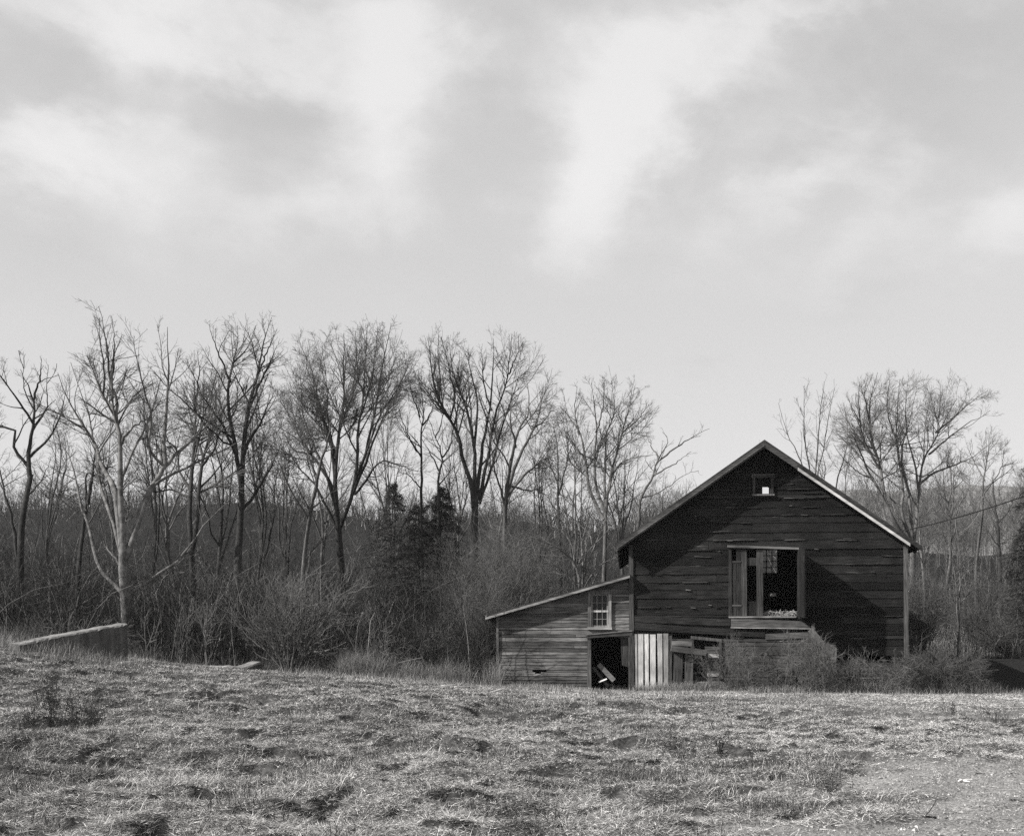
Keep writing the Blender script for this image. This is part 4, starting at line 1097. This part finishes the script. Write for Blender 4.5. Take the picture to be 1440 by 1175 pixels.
# ------------------------------------------------------------------ evergreens
def conifer(name, label, D, x, ytop, ybase, wide, seed, dens=1.0):
    gg = np.random.default_rng(seed)
    bxx, zt = X(x, D), Z(ytop, D)
    zb = float(H(bxx, D)) - .1
    h = zt - zb
    o = empty(name, (bxx, D, zb), label, 'evergreen', 'dark evergreens in the treeline')
    T = Tubes()
    P = np.stack([np.full(12, bxx) + gg.normal(0, .03, 12), np.full(12, D), np.linspace(zb, zt, 12)], 1)
    T.add(P[None], (np.linspace(.16, .02, 12))[None], 7, 1, 0)
    link('trunk', T.mesh('trunk', M_bark_d), o)
    nb = int(h * 26 * dens)
    u = gg.random(nb) ** 1.35
    zz = zb + h * (0.1 + .9 * u)
    a = gg.random(nb) * 6.283
    ln = (wide * (1 - u) ** .95 + .22) * gg.uniform(.55, 1.15, nb)
    n = 6
    s = np.linspace(0, 1, n)
    Bp = np.empty((nb, n, 3))
    Bp[:, :, 0] = bxx + (np.cos(a) * ln)[:, None] * s; Bp[:, :, 1] = D + (np.sin(a) * ln)[:, None] * s
    Bp[:, :, 2] = zz[:, None] + ln[:, None] * (0.15 * s - .35 * s ** 2) + gg.normal(0, .04, (nb, n))
    B = Tubes(); B.add(Bp, np.full((nb, n), .018) * np.linspace(1, .4, n), 3, 1.2)
    # needle sprays
    k = int(64 * dens)
    par = np.repeat(np.arange(nb), k); t_ = gg.uniform(.12, 1, len(par)); f = t_ * (n - 1); i = np.minimum(f.astype(int), n - 2); fr = (f - i)[:, None]
    c = Bp[par, i] * (1 - fr) + Bp[par, i + 1] * fr + gg.normal(0, .06, (len(par), 3))
    dr = unit(unit(Bp[par, i + 1] - Bp[par, i]) + gg.normal(0, .65, (len(par), 3)))
    sd = unit(np.cross(dr, gg.normal(size=(len(par), 3))))
    l_, w_ = gg.uniform(.10, .24, len(par))[:, None], gg.uniform(.006, .02, len(par))[:, None]
    V = np.stack([c - sd * w_, c + sd * w_, c + dr * l_ + sd * w_ * .3, c + dr * l_ - sd * w_ * .3], 1).reshape(-1, 3)
    q = np.arange(len(V)).reshape(-1, 4)
    B.v.append(V); B.q.append(q + B.n); B.n += len(V); B.t.append(np.repeat(gg.uniform(.5, 1.6, len(par)), 4))
    link('crown', B.mesh('crown', M_needle), o)
    return o


conifer('cedar', 'dark flat topped cedar under the fan shaped crown', 68, 554, 682, 900, 4.6, 61)
conifer('cedar', 'dark cedar with ragged tiers of branches under the zigzag limbed tree', 66, 620, 684, 900, 4.4, 62, 1.1)
conifer('cedar', 'lower dark cedar left of the wide vase shaped tree', 64, 588, 712, 900, 4.4, 63, 1.1)
conifer('spruce', 'dense black spruce cut by the right edge below the cable', 74, 1438, 740, 860, 1.5, 64, 1.3)
conifer('pine', 'tall dark pine with its top just inside the right edge above the cable', 60, 1462, 585, 860, 2.2, 65, 1.0)

# ------------------------------------------------------------------ shrubs and saplings
def shrub(name, label, D, x, y_top, spread, stems, seed, tm=None, lean=0.0, droop=0.0, D2=None, base_r=.25, group='bare shrubs at the field edge', r=.018, fine=1.0, cat='shrub', hv=(.55, 1.05)):
    gg = np.random.default_rng(seed)
    cx = X(x, D); zb = float(H(cx, D)) - .06; h = Z(y_top, D) - zb
    n = 9
    s = np.linspace(0, 1, n)
    a = gg.random(stems) * 6.283; rad = np.sqrt(gg.random(stems))
    hh = h * gg.uniform(*hv, stems) * (1 - .25 * rad)
    P = np.empty((stems, n, 3))
    out = spread * rad * gg.uniform(.6, 1.2, stems)
    P[:, :, 0] = cx + (np.cos(a) * base_r * rad)[:, None] + (np.cos(a) * out)[:, None] * s ** 1.3 + lean * h * s ** 2
    P[:, :, 1] = D + (np.sin(a) * base_r * rad)[:, None] + (np.sin(a) * out * .8)[:, None] * s ** 1.3
    P[:, :, 2] = zb + hh[:, None] * (s + droop * (s - s ** 2.6) * 1.3 - droop * s ** 3 * .7)
    P[:, 1:] += gg.normal(0, .035, (stems, n - 1, 3)).cumsum(1) * min(1, h / 3)
    Rr = (r * gg.uniform(.5, 1.3, stems))[:, None] * np.linspace(1, .3, n)
    A, B = Tubes(), Tubes()
    A.add(P, Rr, 5, 1, .3, gg)
    P1, R1 = grow(P, Rr, gg, .22 / fine, .45, (20, 50), (.2, 1), 5, .12 - droop * .25, .18, 1.6, .6, .006, .5)
    P2, R2 = grow(P1, R1, gg, .16 / fine, .5, (25, 60), (.1, 1), 4, .05 - droop * .2, .2, .7, .7, .0045, .6)
    B.add(P1, R1, 3, 1, .4, gg); B.add(P2, R2, 3, 1, .4, gg)
    o = empty(name, (cx, D, zb), label, cat, group)
    link('stems', A.mesh('stems', tm or M_bark), o)
    link('twigs', B.mesh('twigs', M_twig_l if tm is None else M_twig), o)
    return o


shrub('shrub', 'large many stemmed bare bush standing alone at the middle of the field edge', 43.5, 408, 775, 1.9, 26, 71, r=.035, fine=1.2)
shrub('sapling', 'thin grey sapling rising from the low concrete kerb', 45, 290, 800, .5, 3, 72, r=.035, base_r=.05)
shrub('sapling', 'slim leaning sapling just right of the pale trunked tree', 46, 214, 850, .4, 3, 73, r=.03, lean=.1, base_r=.08)
shrub('sapling', 'spindly sapling between the pale trunked tree and the kerb sapling', 46, 252, 845, .5, 4, 74, r=.025, lean=.15, base_r=.1)
shrub('shrub', 'pale brushy shrub growing beside the left end of the shed', 49.5, 668, 800, 1.5, 30, 75, r=.022, fine=1.3)
shrub('shrub', 'arching pale bramble with drooping canes left of the shed', 50, 600, 850, 1.6, 26, 76, droop=.6, fine=1.2)
shrub('shrub', 'low tangled bramble arching between the lone bush and the shed', 49, 530, 880, 1.8, 20, 77, droop=.8)
shrub('sapling', 'pale crooked sapling standing in the dark gap below the cedars', 52, 522, 775, .7, 4, 78, r=.04, base_r=.05)
shrub('shrub', 'drooping brushy shrub behind the concrete wall', 46, 95, 860, 1.9, 26, 79, droop=.6)
shrub('shrub', 'dense grey thicket bush behind the shed roof left half', 55, 740, 730, 2.3, 40, 80, r=.03, fine=1.0)
shrub('shrub', 'twiggy vine laden bush below the wide vase shaped tree', 58, 668, 705, 2.6, 40, 81, r=.03, droop=.3)
shrub('briar', 'dense briar tangle covering the wall below the loft doorway', 45.9, 1088, 884, .8, 46, 82, droop=.35, base_r=1.5, r=.009, fine=1.5, hv=(.25, 1.1), group='briars along the barn foot', cat='briar')
shrub('briar', 'thin straggling briar on the lower wall right of the hatch', 46.2, 1040, 895, .6, 34, 83, hv=(.2, 1.1), droop=.3, base_r=1.0, r=.008, fine=1.7, group='briars along the barn foot', cat='briar')
shrub('briar', 'briar growing round the grey pointed panel', 45.0, 1146, 895, .6, 46, 84, hv=(.3, 1.1), droop=.4, base_r=.5, r=.009, fine=1.8, group='briars along the barn foot', cat='briar')
shrub('briar', 'ragged briar topping the low board wall', 45.2, 1222, 912, .9, 80, 85, hv=(.3, 1.1), droop=.4, base_r=1.1, r=.008, fine=1.7, group='briars along the barn foot', cat='briar')
shrub('briar', 'big rounded briar bush at the barn right corner beside the black shade', 45.4, 1316, 908, 1.1, 110, 86, hv=(.3, 1.1), droop=.45, base_r=.8, r=.010, fine=2.0, tm=M_bark_d, group='briars along the barn foot', cat='briar')
shrub('briar', 'pale dry briar between the low board wall and the big rounded briar bush', 45.0, 1270, 918, .6, 40, 87, droop=.4, base_r=.45, r=.008, fine=1.6, group='briars along the barn foot', cat='briar')
shrub('briar', 'small dark bramble in the lean-to doorway', 46.75, 868, 958, .35, 14, 88, tm=M_bark_d, droop=.6, base_r=.25, r=.006, fine=1.0, group='briars along the barn foot', cat='briar')
shrub('briar', 'small brown bramble at the foot of the short upright boards', 46.3, 985, 953, .45, 24, 89, droop=.5, base_r=.35, r=.007, fine=1.4, group='briars along the barn foot', cat='briar')
shrub('shrub', 'tall brushy thicket against the barn right side', 61, 1290, 800, 1.4, 46, 90, r=.02, fine=1.2)
shrub('shrub', 'wide brushy thicket behind the black shade at the right edge', 63, 1425, 862, 3.0, 60, 91, r=.02, fine=1.0)
shrub('shrub', 'upright brushy shrub under the feathery bare tree', 66, 1375, 800, 1.6, 30, 92, r=.022, fine=1.0)

# ------------------------------------------------------------------ undergrowth and the far wood (uncountable)
def thicket(nst, xr, yr, hr, g_, tone=1.0, kids=2, r=(.006, .014), bow=.5, mask=None):
    x = g_.uniform(*xr, nst); y = g_.uniform(*yr, nst)
    if mask is not None:
        k = mask(x, y); x, y = x[k], y[k]
    N = len(x); z = H(x, y) - .05
    h = g_.uniform(*hr, N) * (.5 + .9 * fbm(x * .35, y * .35, 3))
    n = 5; s = np.linspace(0, 1, n)
    a = g_.random(N) * 6.283; o = h * bow * g_.random(N)
    P = np.stack([x[:, None] + (np.cos(a) * o)[:, None] * s ** 1.6, y[:, None] + (np.sin(a) * o)[:, None] * s ** 1.6, z[:, None] + h[:, None] * (s - .25 * bow * s ** 3)], -1)
    P[:, 1:] += g_.normal(0, .05, (N, n - 1, 3)).cumsum(1)
    Rr = g_.uniform(*r, N)[:, None] * np.linspace(1, .5, n)
    br = g_.random(N) < .08
    T = Tubes(); T.add(P[~br], Rr[~br], 3, tone, .5, g_); T.add(P[br], Rr[br] * 1.3, 4, tone * 7, .4, g_)
    if kids:
        P1, R1 = grow(P, Rr, g_, np.mean(hr) / kids, .45, (20, 60), (.2, 1), 4, .05, .2, 1.6, .7, .005, .6)
        b1 = g_.random(len(P1)) < .10
        T.add(P1[~b1], R1[~b1], 3, tone * .7, .5, g_); T.add(P1[b1], R1[b1], 3, tone * 6, .5, g_)
        P2, R2 = grow(P1, R1, g_, .6, .5, (25, 60), (.2, 1), 3, 0, .2, .6, .7, .0045, .7)
        b2 = g_.random(len(P2)) < .06
        T.add(P2[~b2], R2[~b2], 3, tone * .7, .5, g_); T.add(P2[b2], R2[b2], 3, tone * 6, .5, g_)
    return T


gu = np.random.default_rng(31)
clump = lambda x, y: fbm(x * .28 + 4, y * .28, 3) > .40 + .16 * gu.random(len(x))
left = lambda x, y: (x < -1.1) | (y > 55)
T = thicket(9000, (-27, 3.6), (46.5, 72), (1.2, 4.0), gu, .22, 4, mask=lambda x, y: left(x, y) & clump(x, y))
tag(link('undergrowth', T.mesh('undergrowth', M_twig)), 'tangled bare undergrowth filling the dark strip under the trees', 'undergrowth', kind='stuff')
T = thicket(2500, (-36, 12), (57, 84), (2.5, 7.0), gu, .3, 5, r=(.008, .018), bow=.4, mask=lambda x, y: ((x < -1.1) | (y > 62)) & clump(x, y))
tag(link('undergrowth', T.mesh('undergrowth', M_twig)), 'tall bare saplings and vines massed below the tree crowns', 'undergrowth', kind='stuff')
T = thicket(620, (-26, 6), (47, 62), (1.0, 5.0), gu, 1.5, 2, r=(.007, .016), bow=1.1, mask=lambda x, y: (x < -4.2) | (y > 58))
# fallen and hung-up branches lying at all angles
nf = 420
fx, fy = gu.uniform(-27, 3, nf), gu.uniform(48, 66, nf); k = (fx < -3.5) | (fy > 60); fx, fy = fx[k], fy[k]; nf = len(fx)
fa, fe, fl = gu.random(nf) * 6.283, gu.uniform(.05, 1.2, nf), gu.uniform(1.5, 5, nf)
fd = np.stack([np.cos(fa) * np.cos(fe), np.sin(fa) * np.cos(fe), np.sin(fe)], 1)
fs = np.linspace(0, 1, 6)
FP = np.stack([fx, fy, H(fx, fy) + gu.uniform(0, .6, nf)], 1)[:, None] + fd[:, None] * (fl[:, None] * fs)[..., None]
FP[:, 1:] += gu.normal(0, .05, (nf, 5, 3)).cumsum(1)
FR = gu.uniform(.012, .035, nf)[:, None] * np.linspace(1, .35, 6)
T.add(FP[::2], FR[::2], 5, 2.0, .5, gu); T.add(FP[1::2], FR[1::2], 5, .3, .5, gu)
F1, G1 = grow(FP, FR, gu, .35, .4, (25, 60), (.3, 1), 4, .05, .12, 1.3, .6, .006, .5); T.add(F1, G1, 3, .9, .8, gu)
tag(link('brush', T.mesh('brush', M_twig)), 'pale arching canes and fallen branches in the undergrowth', 'undergrowth', kind='stuff')
T = thicket(3600, (14.4, 36), (58, 100), (1.0, 3.2), gu, .6, 3, mask=lambda x, y: (x > 15.5) | (y > 62))
T2 = thicket(2600, (3, 16), (62, 85), (1.5, 4.5), gu, .7, 3)
tag(link('undergrowth', T.mesh('undergrowth', M_twig)), 'tangled bare undergrowth on the bank behind the barn right side', 'undergrowth', kind='stuff')
tag(link('undergrowth', T2.mesh('undergrowth', M_twig)), 'tangled bare undergrowth hidden behind the barn', 'undergrowth', kind='stuff')


def wood_patch(count, xr, yr, hr, g_, name, label, tone, thick=1.0):
    """far wood: slim bare trees too many to count"""
    y = yr[0] + (yr[1] - yr[0]) * g_.random(count) ** .8
    x = (xr[0] + (xr[1] - xr[0]) * g_.random(count)) * y / yr[1]
    z = H(x, y, False); h = g_.uniform(*hr, count)
    n = 6; s = np.linspace(0, 1, n)
    P = np.stack([x[:, None] + g_.normal(0, .3, (count, n)) * s, y[:, None] + g_.normal(0, .3, (count, n)) * s, z[:, None] + h[:, None] * s], -1)
    Rr = (h * .006)[:, None] * np.linspace(1, .2, n) * thick
    T = Tubes(); T.add(P, Rr, 4, tone, .3, g_)
    P1, R1 = grow(P, Rr, g_, .32, .38, (25, 55), (.15, 1), 4, .18, .15, 3.2, .5, .014 * thick, .4)
    b1 = g_.random(len(P1)) < .12
    T.add(P1[~b1], R1[~b1], 3, tone, .4, g_); T.add(P1[b1], R1[b1], 3, tone * 4.5, .5, g_)
    P2, R2 = grow(P1, R1, g_, .34, .5, (25, 55), (.1, 1), 3, .1, .15, 1.5, .6, .009 * thick, .6)
    T.add(P2, R2, 3, tone, .4, g_)
    tag(link(name, T.mesh(name, M_twig)), label, 'wood', kind='stuff')


wood_patch(1900, (-95, 45), (80, 208), (1.8, 4.4), gu, 'hill_wood', 'bare wood covering the dark hill behind the treeline', .62, 1.15)
T = thicket(5200, (-100, 40), (150, 192), (.6, 2.2), gu, .5, 1, r=(.025, .05), bow=.4)
tag(link('hill_wood', T.mesh('hill_wood', M_twig)), 'scrub along the crest of the dark hill', 'wood', kind='stuff')
wood_patch(420, (50, 110), (95, 205), (5, 9), gu, 'hill_wood', 'bare wood on the slope beyond the right side of the barn', 1.2, 1.0)

# ------------------------------------------------------------------ grass
def blades(x, y, hgt, wid, lie, tone, g_, az=None):
    N = len(x); z = H(x, y)
    a = g_.random(N) * 6.283 if az is None else az
    b = a + math.pi / 2 + g_.normal(0, .3, N)
    d = np.stack([np.cos(a), np.sin(a), np.zeros(N)], 1); sd = np.stack([np.cos(b), np.sin(b), g_.normal(0, .2, N)], 1)
    c0 = np.stack([x, y, z - .01], 1)
    up = np.array([0, 0, 1.])
    ca, sa = np.cos(lie)[:, None], np.sin(lie)[:, None]
    m1 = c0 + (up * ca + d * sa) * (hgt * .55)[:, None]
    l2 = np.minimum(lie + g_.uniform(.1, .7, N), 1.75); ca2, sa2 = np.cos(l2)[:, None], np.sin(l2)[:, None]
    tip = m1 + (up * ca2 + d * sa2) * (hgt * .5)[:, None]
    w = (sd.T * wid / 2).T
    V = np.stack([c0 - w, c0 + w, m1 + w * .85, m1 - w * .85, tip], 1)
    k = 5 * np.arange(N)[:, None]
    return V.reshape(-1, 3), k + np.array([[0, 1, 2, 3]]), k + np.array([[3, 2, 4]]), np.repeat(tone, 5)


class Blades:
    def __init__(s): s.V, s.Q, s.T, s.t, s.n = [], [], [], [], 0
    def add(s, *a, **k):
        V, q, t_, tn = blades(*a, **k)
        s.V.append(V); s.Q.append(q + s.n); s.T.append(t_ + s.n); s.t.append(tn); s.n += len(V)
    def mesh(s, name):
        return mesh_np(name, np.concatenate(s.V), quads=np.concatenate(s.Q), tris=np.concatenate(s.T), mat=M_grass, tone=np.concatenate(s.t))


gg = np.random.default_rng(77)


def scatter(n, pw=.93):
    y = 8.5 * (49.0 / 8.5) ** (gg.random(n) ** pw)
    x = (gg.random(n) - .5) * 2 * (.40 * y + 2.2)
    k = ~((y > 46.0) & (x > 4)) & ~((y > 46.8) & (x > -1) & (x < 4.5))
    return x[k], y[k]


# fallen straw lying every way over the ground
x, y = scatter(2400000)
xo = gg.uniform(0, 7.5, 420000); yo = gg.uniform(8.5, 47, 420000)          # the field goes on to either side
xo = np.where(gg.random(420000) < .5, -1, 1) * (.40 * yo + 2.2 + xo); ko = ~((yo > 46) & (xo > 4))
x, y = np.r_[x, xo[ko]], np.r_[y, yo[ko]]
dm = dirt_mask(x, y); c1 = fbm(x * 2.3 + 3, y * 2.3, 3); c2 = fbm(x * .45 + 11, y * .45, 3); pt = pits(x, y)
k = (gg.random(len(x)) > np.clip(dm * 1.05, 0, .987)) & (gg.random(len(x)) > .75 * pt) & (gg.random(len(x)) < .35 + 1.5 * c1)
x, y, c1, c2 = x[k], y[k], c1[k], c2[k]; n = len(x)
a = gg.random(n) * 6.283; e = np.abs(gg.normal(0, .32, n)); l = gg.uniform(.025, .10, n) * (.6 + .9 * c2)
d = np.stack([np.cos(a) * np.cos(e), np.sin(a) * np.cos(e), np.sin(e)], 1) * l[:, None]
c = np.stack([x, y, H(x, y) + gg.uniform(0, .035, n)], 1)
sd = unit(np.cross(d, gg.normal(size=(n, 3)))) * (gg.uniform(.0008, .0019, n) * (1 + .045 * y))[:, None]
tn = np.clip(np.exp(gg.normal(-1.2, .85, n)) * (.35 + 1.3 * c1) * (.35 + 1.3 * c2) * (.92 + .16 * sst(-4, 8, x)), .02, .8)
V = np.stack([c - sd, c + sd, c + d], 1).reshape(-1, 3)
tag(link('straw', mesh_np('straw', V, tris=np.arange(len(V)).reshape(-1, 3), mat=M_grass, tone=np.repeat(tn, 3))), 'fallen dry straw and thatch lying over the field', 'grass', kind='stuff')
# bent blades standing in it
Xs, Y = scatter(560000)
dm = dirt_mask(Xs, Y); cl1 = fbm(Xs * 2.1 + 3, Y * 2.1, 3); cl2 = fbm(Xs * .3 + 11, Y * .3, 3); cl3 = fbm(Xs * 5 + 1, Y * 5, 2)
keep = (gg.random(len(Xs)) > np.clip(dm * 1.05, 0, .985)) & (gg.random(len(Xs)) > .6 * pits(Xs, Y)) & (gg.random(len(Xs)) < .25 + 1.6 * np.clip(cl1 - .3, 0, .5) + 1.0 * (cl3 - .45))
Xs, Y, cl1, cl2, cl3, dm = [v[keep] for v in (Xs, Y, cl1, cl2, cl3, dm)]
N = len(Xs)
hgt = gg.uniform(.05, .15, N) * (.5 + 1.1 * cl1) * (1 - .6 * dm) * (1 + .8 * (cl2 > .56) * gg.random(N))
lie = np.clip(gg.normal(1.15, .35, N), .1, 1.56)
tone = np.clip(np.exp(gg.normal(-1.05, .7, N)) * (.5 + 1.0 * cl1) * (.75 + .5 * cl2), .03, .8)
G = Blades()
G.add(Xs, Y, hgt, gg.uniform(.002, .004, N) * (1 + .02 * Y), lie, tone, gg)
# dark weed tufts
Xs, Y = scatter(300000)
keep = (fbm(Xs * 1.1 + 70, Y * .8, 3) > .555 + .05 * gg.random(len(Xs))) & (dirt_mask(Xs, Y) < .3) & ((Xs < 6) | (gg.random(len(Xs)) < .3))
Xs, Y = Xs[keep], Y[keep]; N = len(Xs)
G.add(Xs, Y, gg.uniform(.06, .22, N), gg.uniform(.004, .008, N) * (1 + .01 * Y), np.clip(gg.normal(.6, .4, N), .05, 1.4), np.clip(np.exp(gg.normal(-2.6, .5, N)), .02, .3), gg)
tag(link('grass', G.mesh('grass')), 'matted dry winter grass covering the field', 'grass', kind='stuff')
# grit and small stones on the bare ground
x = gg.uniform(1.5, 9.5, 60000); y = gg.uniform(9, 21, 60000); k = gg.random(60000) < dirt_mask(x, y) * .95; x, y = x[k], y[k]; n = len(x)
s_ = np.exp(gg.normal(-5.05, .5, n))
oc = np.array([[1, 0, 0], [-1, 0, 0], [0, 1, 0], [0, -1, 0], [0, 0, .7], [0, 0, -.7]])
V = (np.stack([x, y, H(x, y)], 1)[:, None] + (oc + gg.normal(0, .25, (n, 6, 3))) * s_[:, None, None]).reshape(-1, 3)
of = np.array([[0, 2, 4], [2, 1, 4], [1, 3, 4], [3, 0, 4], [2, 0, 5], [1, 2, 5], [3, 1, 5], [0, 3, 5]])
tag(link('gravel', mesh_np('gravel', V, tris=(of[None] + 6 * np.arange(n)[:, None, None]).reshape(-1, 3), mat=M_grass, tone=np.repeat(np.clip(np.exp(gg.normal(-1.35, .4, n)), .04, .5), 6))), 'loose grit and small stones on the bare patch', 'gravel', kind='stuff')

# taller rough grass at the field edge and along the walls
def tall(n, xr, yr, hr, tone, g_, seed_mask=None, wid=.008):
    x, y = g_.uniform(*xr, n), g_.uniform(*yr, n)
    k = fbm(x * .9, y * .9, 3) > g_.uniform(.25, .6, n)
    if seed_mask is not None: k &= seed_mask(x, y)
    x, y = x[k], y[k]; m_ = len(x)
    G.add(x, y, g_.uniform(*hr, m_) * (.4 + 1.1 * fbm(x * .6 + 5, y * .6, 2)), g_.uniform(.5, 1.2, m_) * wid, np.clip(g_.normal(.35, .25, m_), .02, 1.2), np.clip(g_.normal(tone, tone * .4, m_), .03, .6), g_)


G = Blades()
tall(26000, (-6, -.4), (45.5, 51), (.5, 1.2), .21, gg)
tall(16000, (-20, -5), (45.2, 50), (.3, .9), .14, gg)
tall(3000, (-1.0, 4.0), (45.6, 46.7), (.06, .22), .3, gg)
tall(9000, (8.0, 16.5), (44.6, 45.6), (.15, .6), .24, gg)
tall(5000, (4.2, 8.0), (46.0, 46.5), (.1, .45), .28, gg)
tall(22000, (16.5, 30), (62.5, 75), (.5, 1.3), .24, gg)
tall(9000, (-16, 2), (40.5, 44.5), (.10, .36), .24, gg, lambda x, y: ~((x > -11.8) & (x < -7.4)))
tall(4000, (2, 18), (43.5, 45.5), (.1, .32), .26, gg)
tall(5200, (-16, -11), (36.5, 41), (.2, .6), .22, gg, wid=.007)
tag(link('tall_grass', G.mesh('tall_grass')), 'rank tall dry grass along the field edge and barn foot', 'grass', kind='stuff')

# ------------------------------------------------------------------ weeds, sticks and scraps on the field
def weed(x, y, D, h, n, seed, label, spread=.3, dark=.5):
    g_ = np.random.default_rng(seed); cx = X(x, D); zb = float(H(cx, D)) - .03
    a = g_.random(n) * 6.283; s = np.linspace(0, 1, 6)
    b = spread * g_.random(n)
    hh = h * g_.uniform(.5, 1.1, n)
    P = np.stack([cx + (np.cos(a) * b)[:, None] * (.5 + s), D + (np.sin(a) * b)[:, None] * (.5 + s), zb + hh[:, None] * s], -1)
    P[:, 1:] += g_.normal(0, .012, (n, 5, 3)).cumsum(1)
    Rr = np.full((n, 6), .005) * np.linspace(1, .6, 6)
    A, B = Tubes(), Tubes(); A.add(P, Rr, 4, dark, .3, g_)
    P1, R1 = grow(P, Rr, g_, .06, .3, (25, 60), (.25, 1), 4, .1, .25, .2, .7, .003, .7); B.add(P1, R1, 3, dark, .4, g_)
    P2, R2 = grow(P1, R1, g_, .03, .4, (25, 70), (.3, 1), 3, 0, .3, .06, 1.2, .004, .9, .03); B.add(P2, R2, 3, dark, .4, g_)
    o = empty('dry_weed', (cx, D, zb), label, 'weed', 'dry weeds standing in the field')
    link('stalks', A.mesh('stalks', M_twig), o); link('seed_heads', B.mesh('seed_heads', M_twig), o)


def Dof(y): return EYE * F / (y - HY)
weed(75, 1020, 24, .95, 14, 101, 'tall dark weed clump near the left edge of the field', .35)
weed(105, 1035, 22.5, .8, 16, 102, 'bushy dark weed right of the tall left weed clump', .4)
weed(135, 1028, 23.5, .7, 12, 103, 'lower dark weed at the right of the left weed patch', .35)
weed(40, 1030, 23, .6, 9, 107, 'short weed tuft closest to the left edge', .3)
weed(1012, 1062, 20.5, .34, 7, 104, 'small blackish weed stub in the middle right of the field', .1, .25)
weed(1070, 1060, 20.8, .38, 6, 105, 'thin dry weed right of the blackish weed stub', .12, .4)
weed(1400, 1015, 29, .5, 9, 106, 'dry weed at the right edge before the gravel', .4, .6)
weed(1338, 1010, 30, .5, 4, 108, 'sparse thin weed before the big rounded briar bush', .15, .4)


def stick(p, q, r, label, tone, seed, cat='stick', mat=None):
    g_ = np.random.default_rng(seed); n = 9
    p, q = np.array(p), np.array(q); s = np.linspace(0, 1, n)[:, None]
    P = p + (q - p) * s; P[:, :2] += g_.normal(0, .02, (n, 2)); P[:, 2] = H(P[:, 0], P[:, 1]) + r + p[2] * (1 - s[:, 0]) + q[2] * s[:, 0]
    T = Tubes(); Rr = r * np.linspace(1, .5, n); T.add(P[None], Rr[None], 6, tone, 0)
    P1, R1 = grow(P[None], Rr[None], g_, .4, .25, (20, 50), (.3, .9), 4, 0, .15, .4, .6, .003, .6); T.add(P1, R1, 4, tone, 0)
    loc = P[n // 2] - [0, 0, r]
    T.v = [v - loc for v in T.v]
    o = bpy.data.objects.new('fallen_stick', T.mesh('fallen_stick', M_grass)); C.objects.link(o); o.location = loc
    tag(o, label, cat, 'sticks lying on the ground')


def gp(x, y, dz=0.0):
    D = Dof(y); return (X(x, D), D, dz)
stick(gp(1272, 1153), gp(1332, 1150), .014, 'long dark stick lying on the gravel near the bottom right', .05, 1)
stick(gp(1348, 1101), gp(1362, 1102), .016, 'short white stick on the gravel', .75, 2)
stick(gp(1415, 1125), gp(1450, 1127), .012, 'thin brown stick on the gravel at the right edge', .12, 3)
stick(gp(1185, 1072), gp(1213, 1073), .012, 'dark twig lying where the grass meets the gravel', .06, 4)
stick(gp(1349, 1091), gp(1384, 1090), .010, 'thin dark twig above the short white stick', .07, 5)
stick(gp(1168, 1108, .02), gp(1172, 1094, .16), .010, 'small forked twig standing at the gravel edge', .06, 6)
stick(gp(1288, 1170), gp(1302, 1172), .012, 'pale splinter at the bottom edge of the gravel', .5, 7)
stick(gp(1371, 995, .0), gp(1381, 1008, .0), .014, 'dark bent stick leaning in the grass before the black shade', .06, 8)
for k, (xa, ya, xb, yb_, wd, lab) in enumerate(((622, 994, 640, 992, .16, 'small pale scrap board lying flat in the field left of the shed'),
                                           (690, 996, 711, 998, .10, 'long thin pale lath lying in the grass before the shed'),
                                           (640, 999, 658, 997, .12, 'grey scrap board half hidden in grass between the pale scraps'),
                                           (168, 929, 182, 934, .3, 'pale flat stone at the foot of the concrete wall'))):
    D = 39.0 if k < 3 else 39.5
    a_, b_ = np.array([X(xa, D), D, 0]), np.array([X(xb, D), D + .3, 0])
    a_[2], b_[2] = float(H(a_[0], a_[1])) + .05, float(H(b_[0], b_[1])) + .09
    m_ = MB(); m_.bar(a_, b_, wd, .03 if k < 3 else .1, .8)
    lone('scrap_board' if k < 3 else 'flat_stone', m_, M_pale_x, lab, 'board' if k < 3 else 'stone', tuple((a_ + b_) / 2), bevel=.01)

# ------------------------------------------------------------------ overhead cable
pa, pb = np.array([X(1255, 62), 62, Z(749, 62)]), np.array([X(1640, 44), 44, Z(616, 44)])
s = np.linspace(0, 1, 30)[:, None]
P = pa + (pb - pa) * s; P[:, 2] -= .35 * (4 * s * (1 - s))[:, 0]
T = Tubes(); T.add(P[None], np.full((1, 30), .026), 6, .2, 0)
tag(link('overhead_cable', T.mesh('overhead_cable', M_twig)), 'single dark overhead cable sagging from behind the barn to the right edge', 'cable')

# ------------------------------------------------------------------ the air: far things fade
mh = bpy.data.materials.new('haze'); mh.use_nodes = True; mh.node_tree.nodes.clear()
t = NT(mh.node_tree); pv = t.n('ShaderNodeVolumePrincipled'); pv.inputs['Color'].default_value = (.95, .95, .95, 1); pv.inputs['Density'].default_value = 0.00013; pv.inputs['Anisotropy'].default_value = 0.0
oo = t.n('ShaderNodeOutputMaterial'); t.t.links.new(pv.outputs[0], oo.inputs['Volume'])
m_ = MB(); _g = [max(abs(gx[0]), gx[-1]) + 20, gy[0] - 10, gy[-1] + 20]; m_.box(-_g[0], _g[0], _g[1], _g[2], -9, 150)
tag(link('haze', mesh_np('haze', m_.v, quads=m_.q, mat=mh)), kind='stuff')
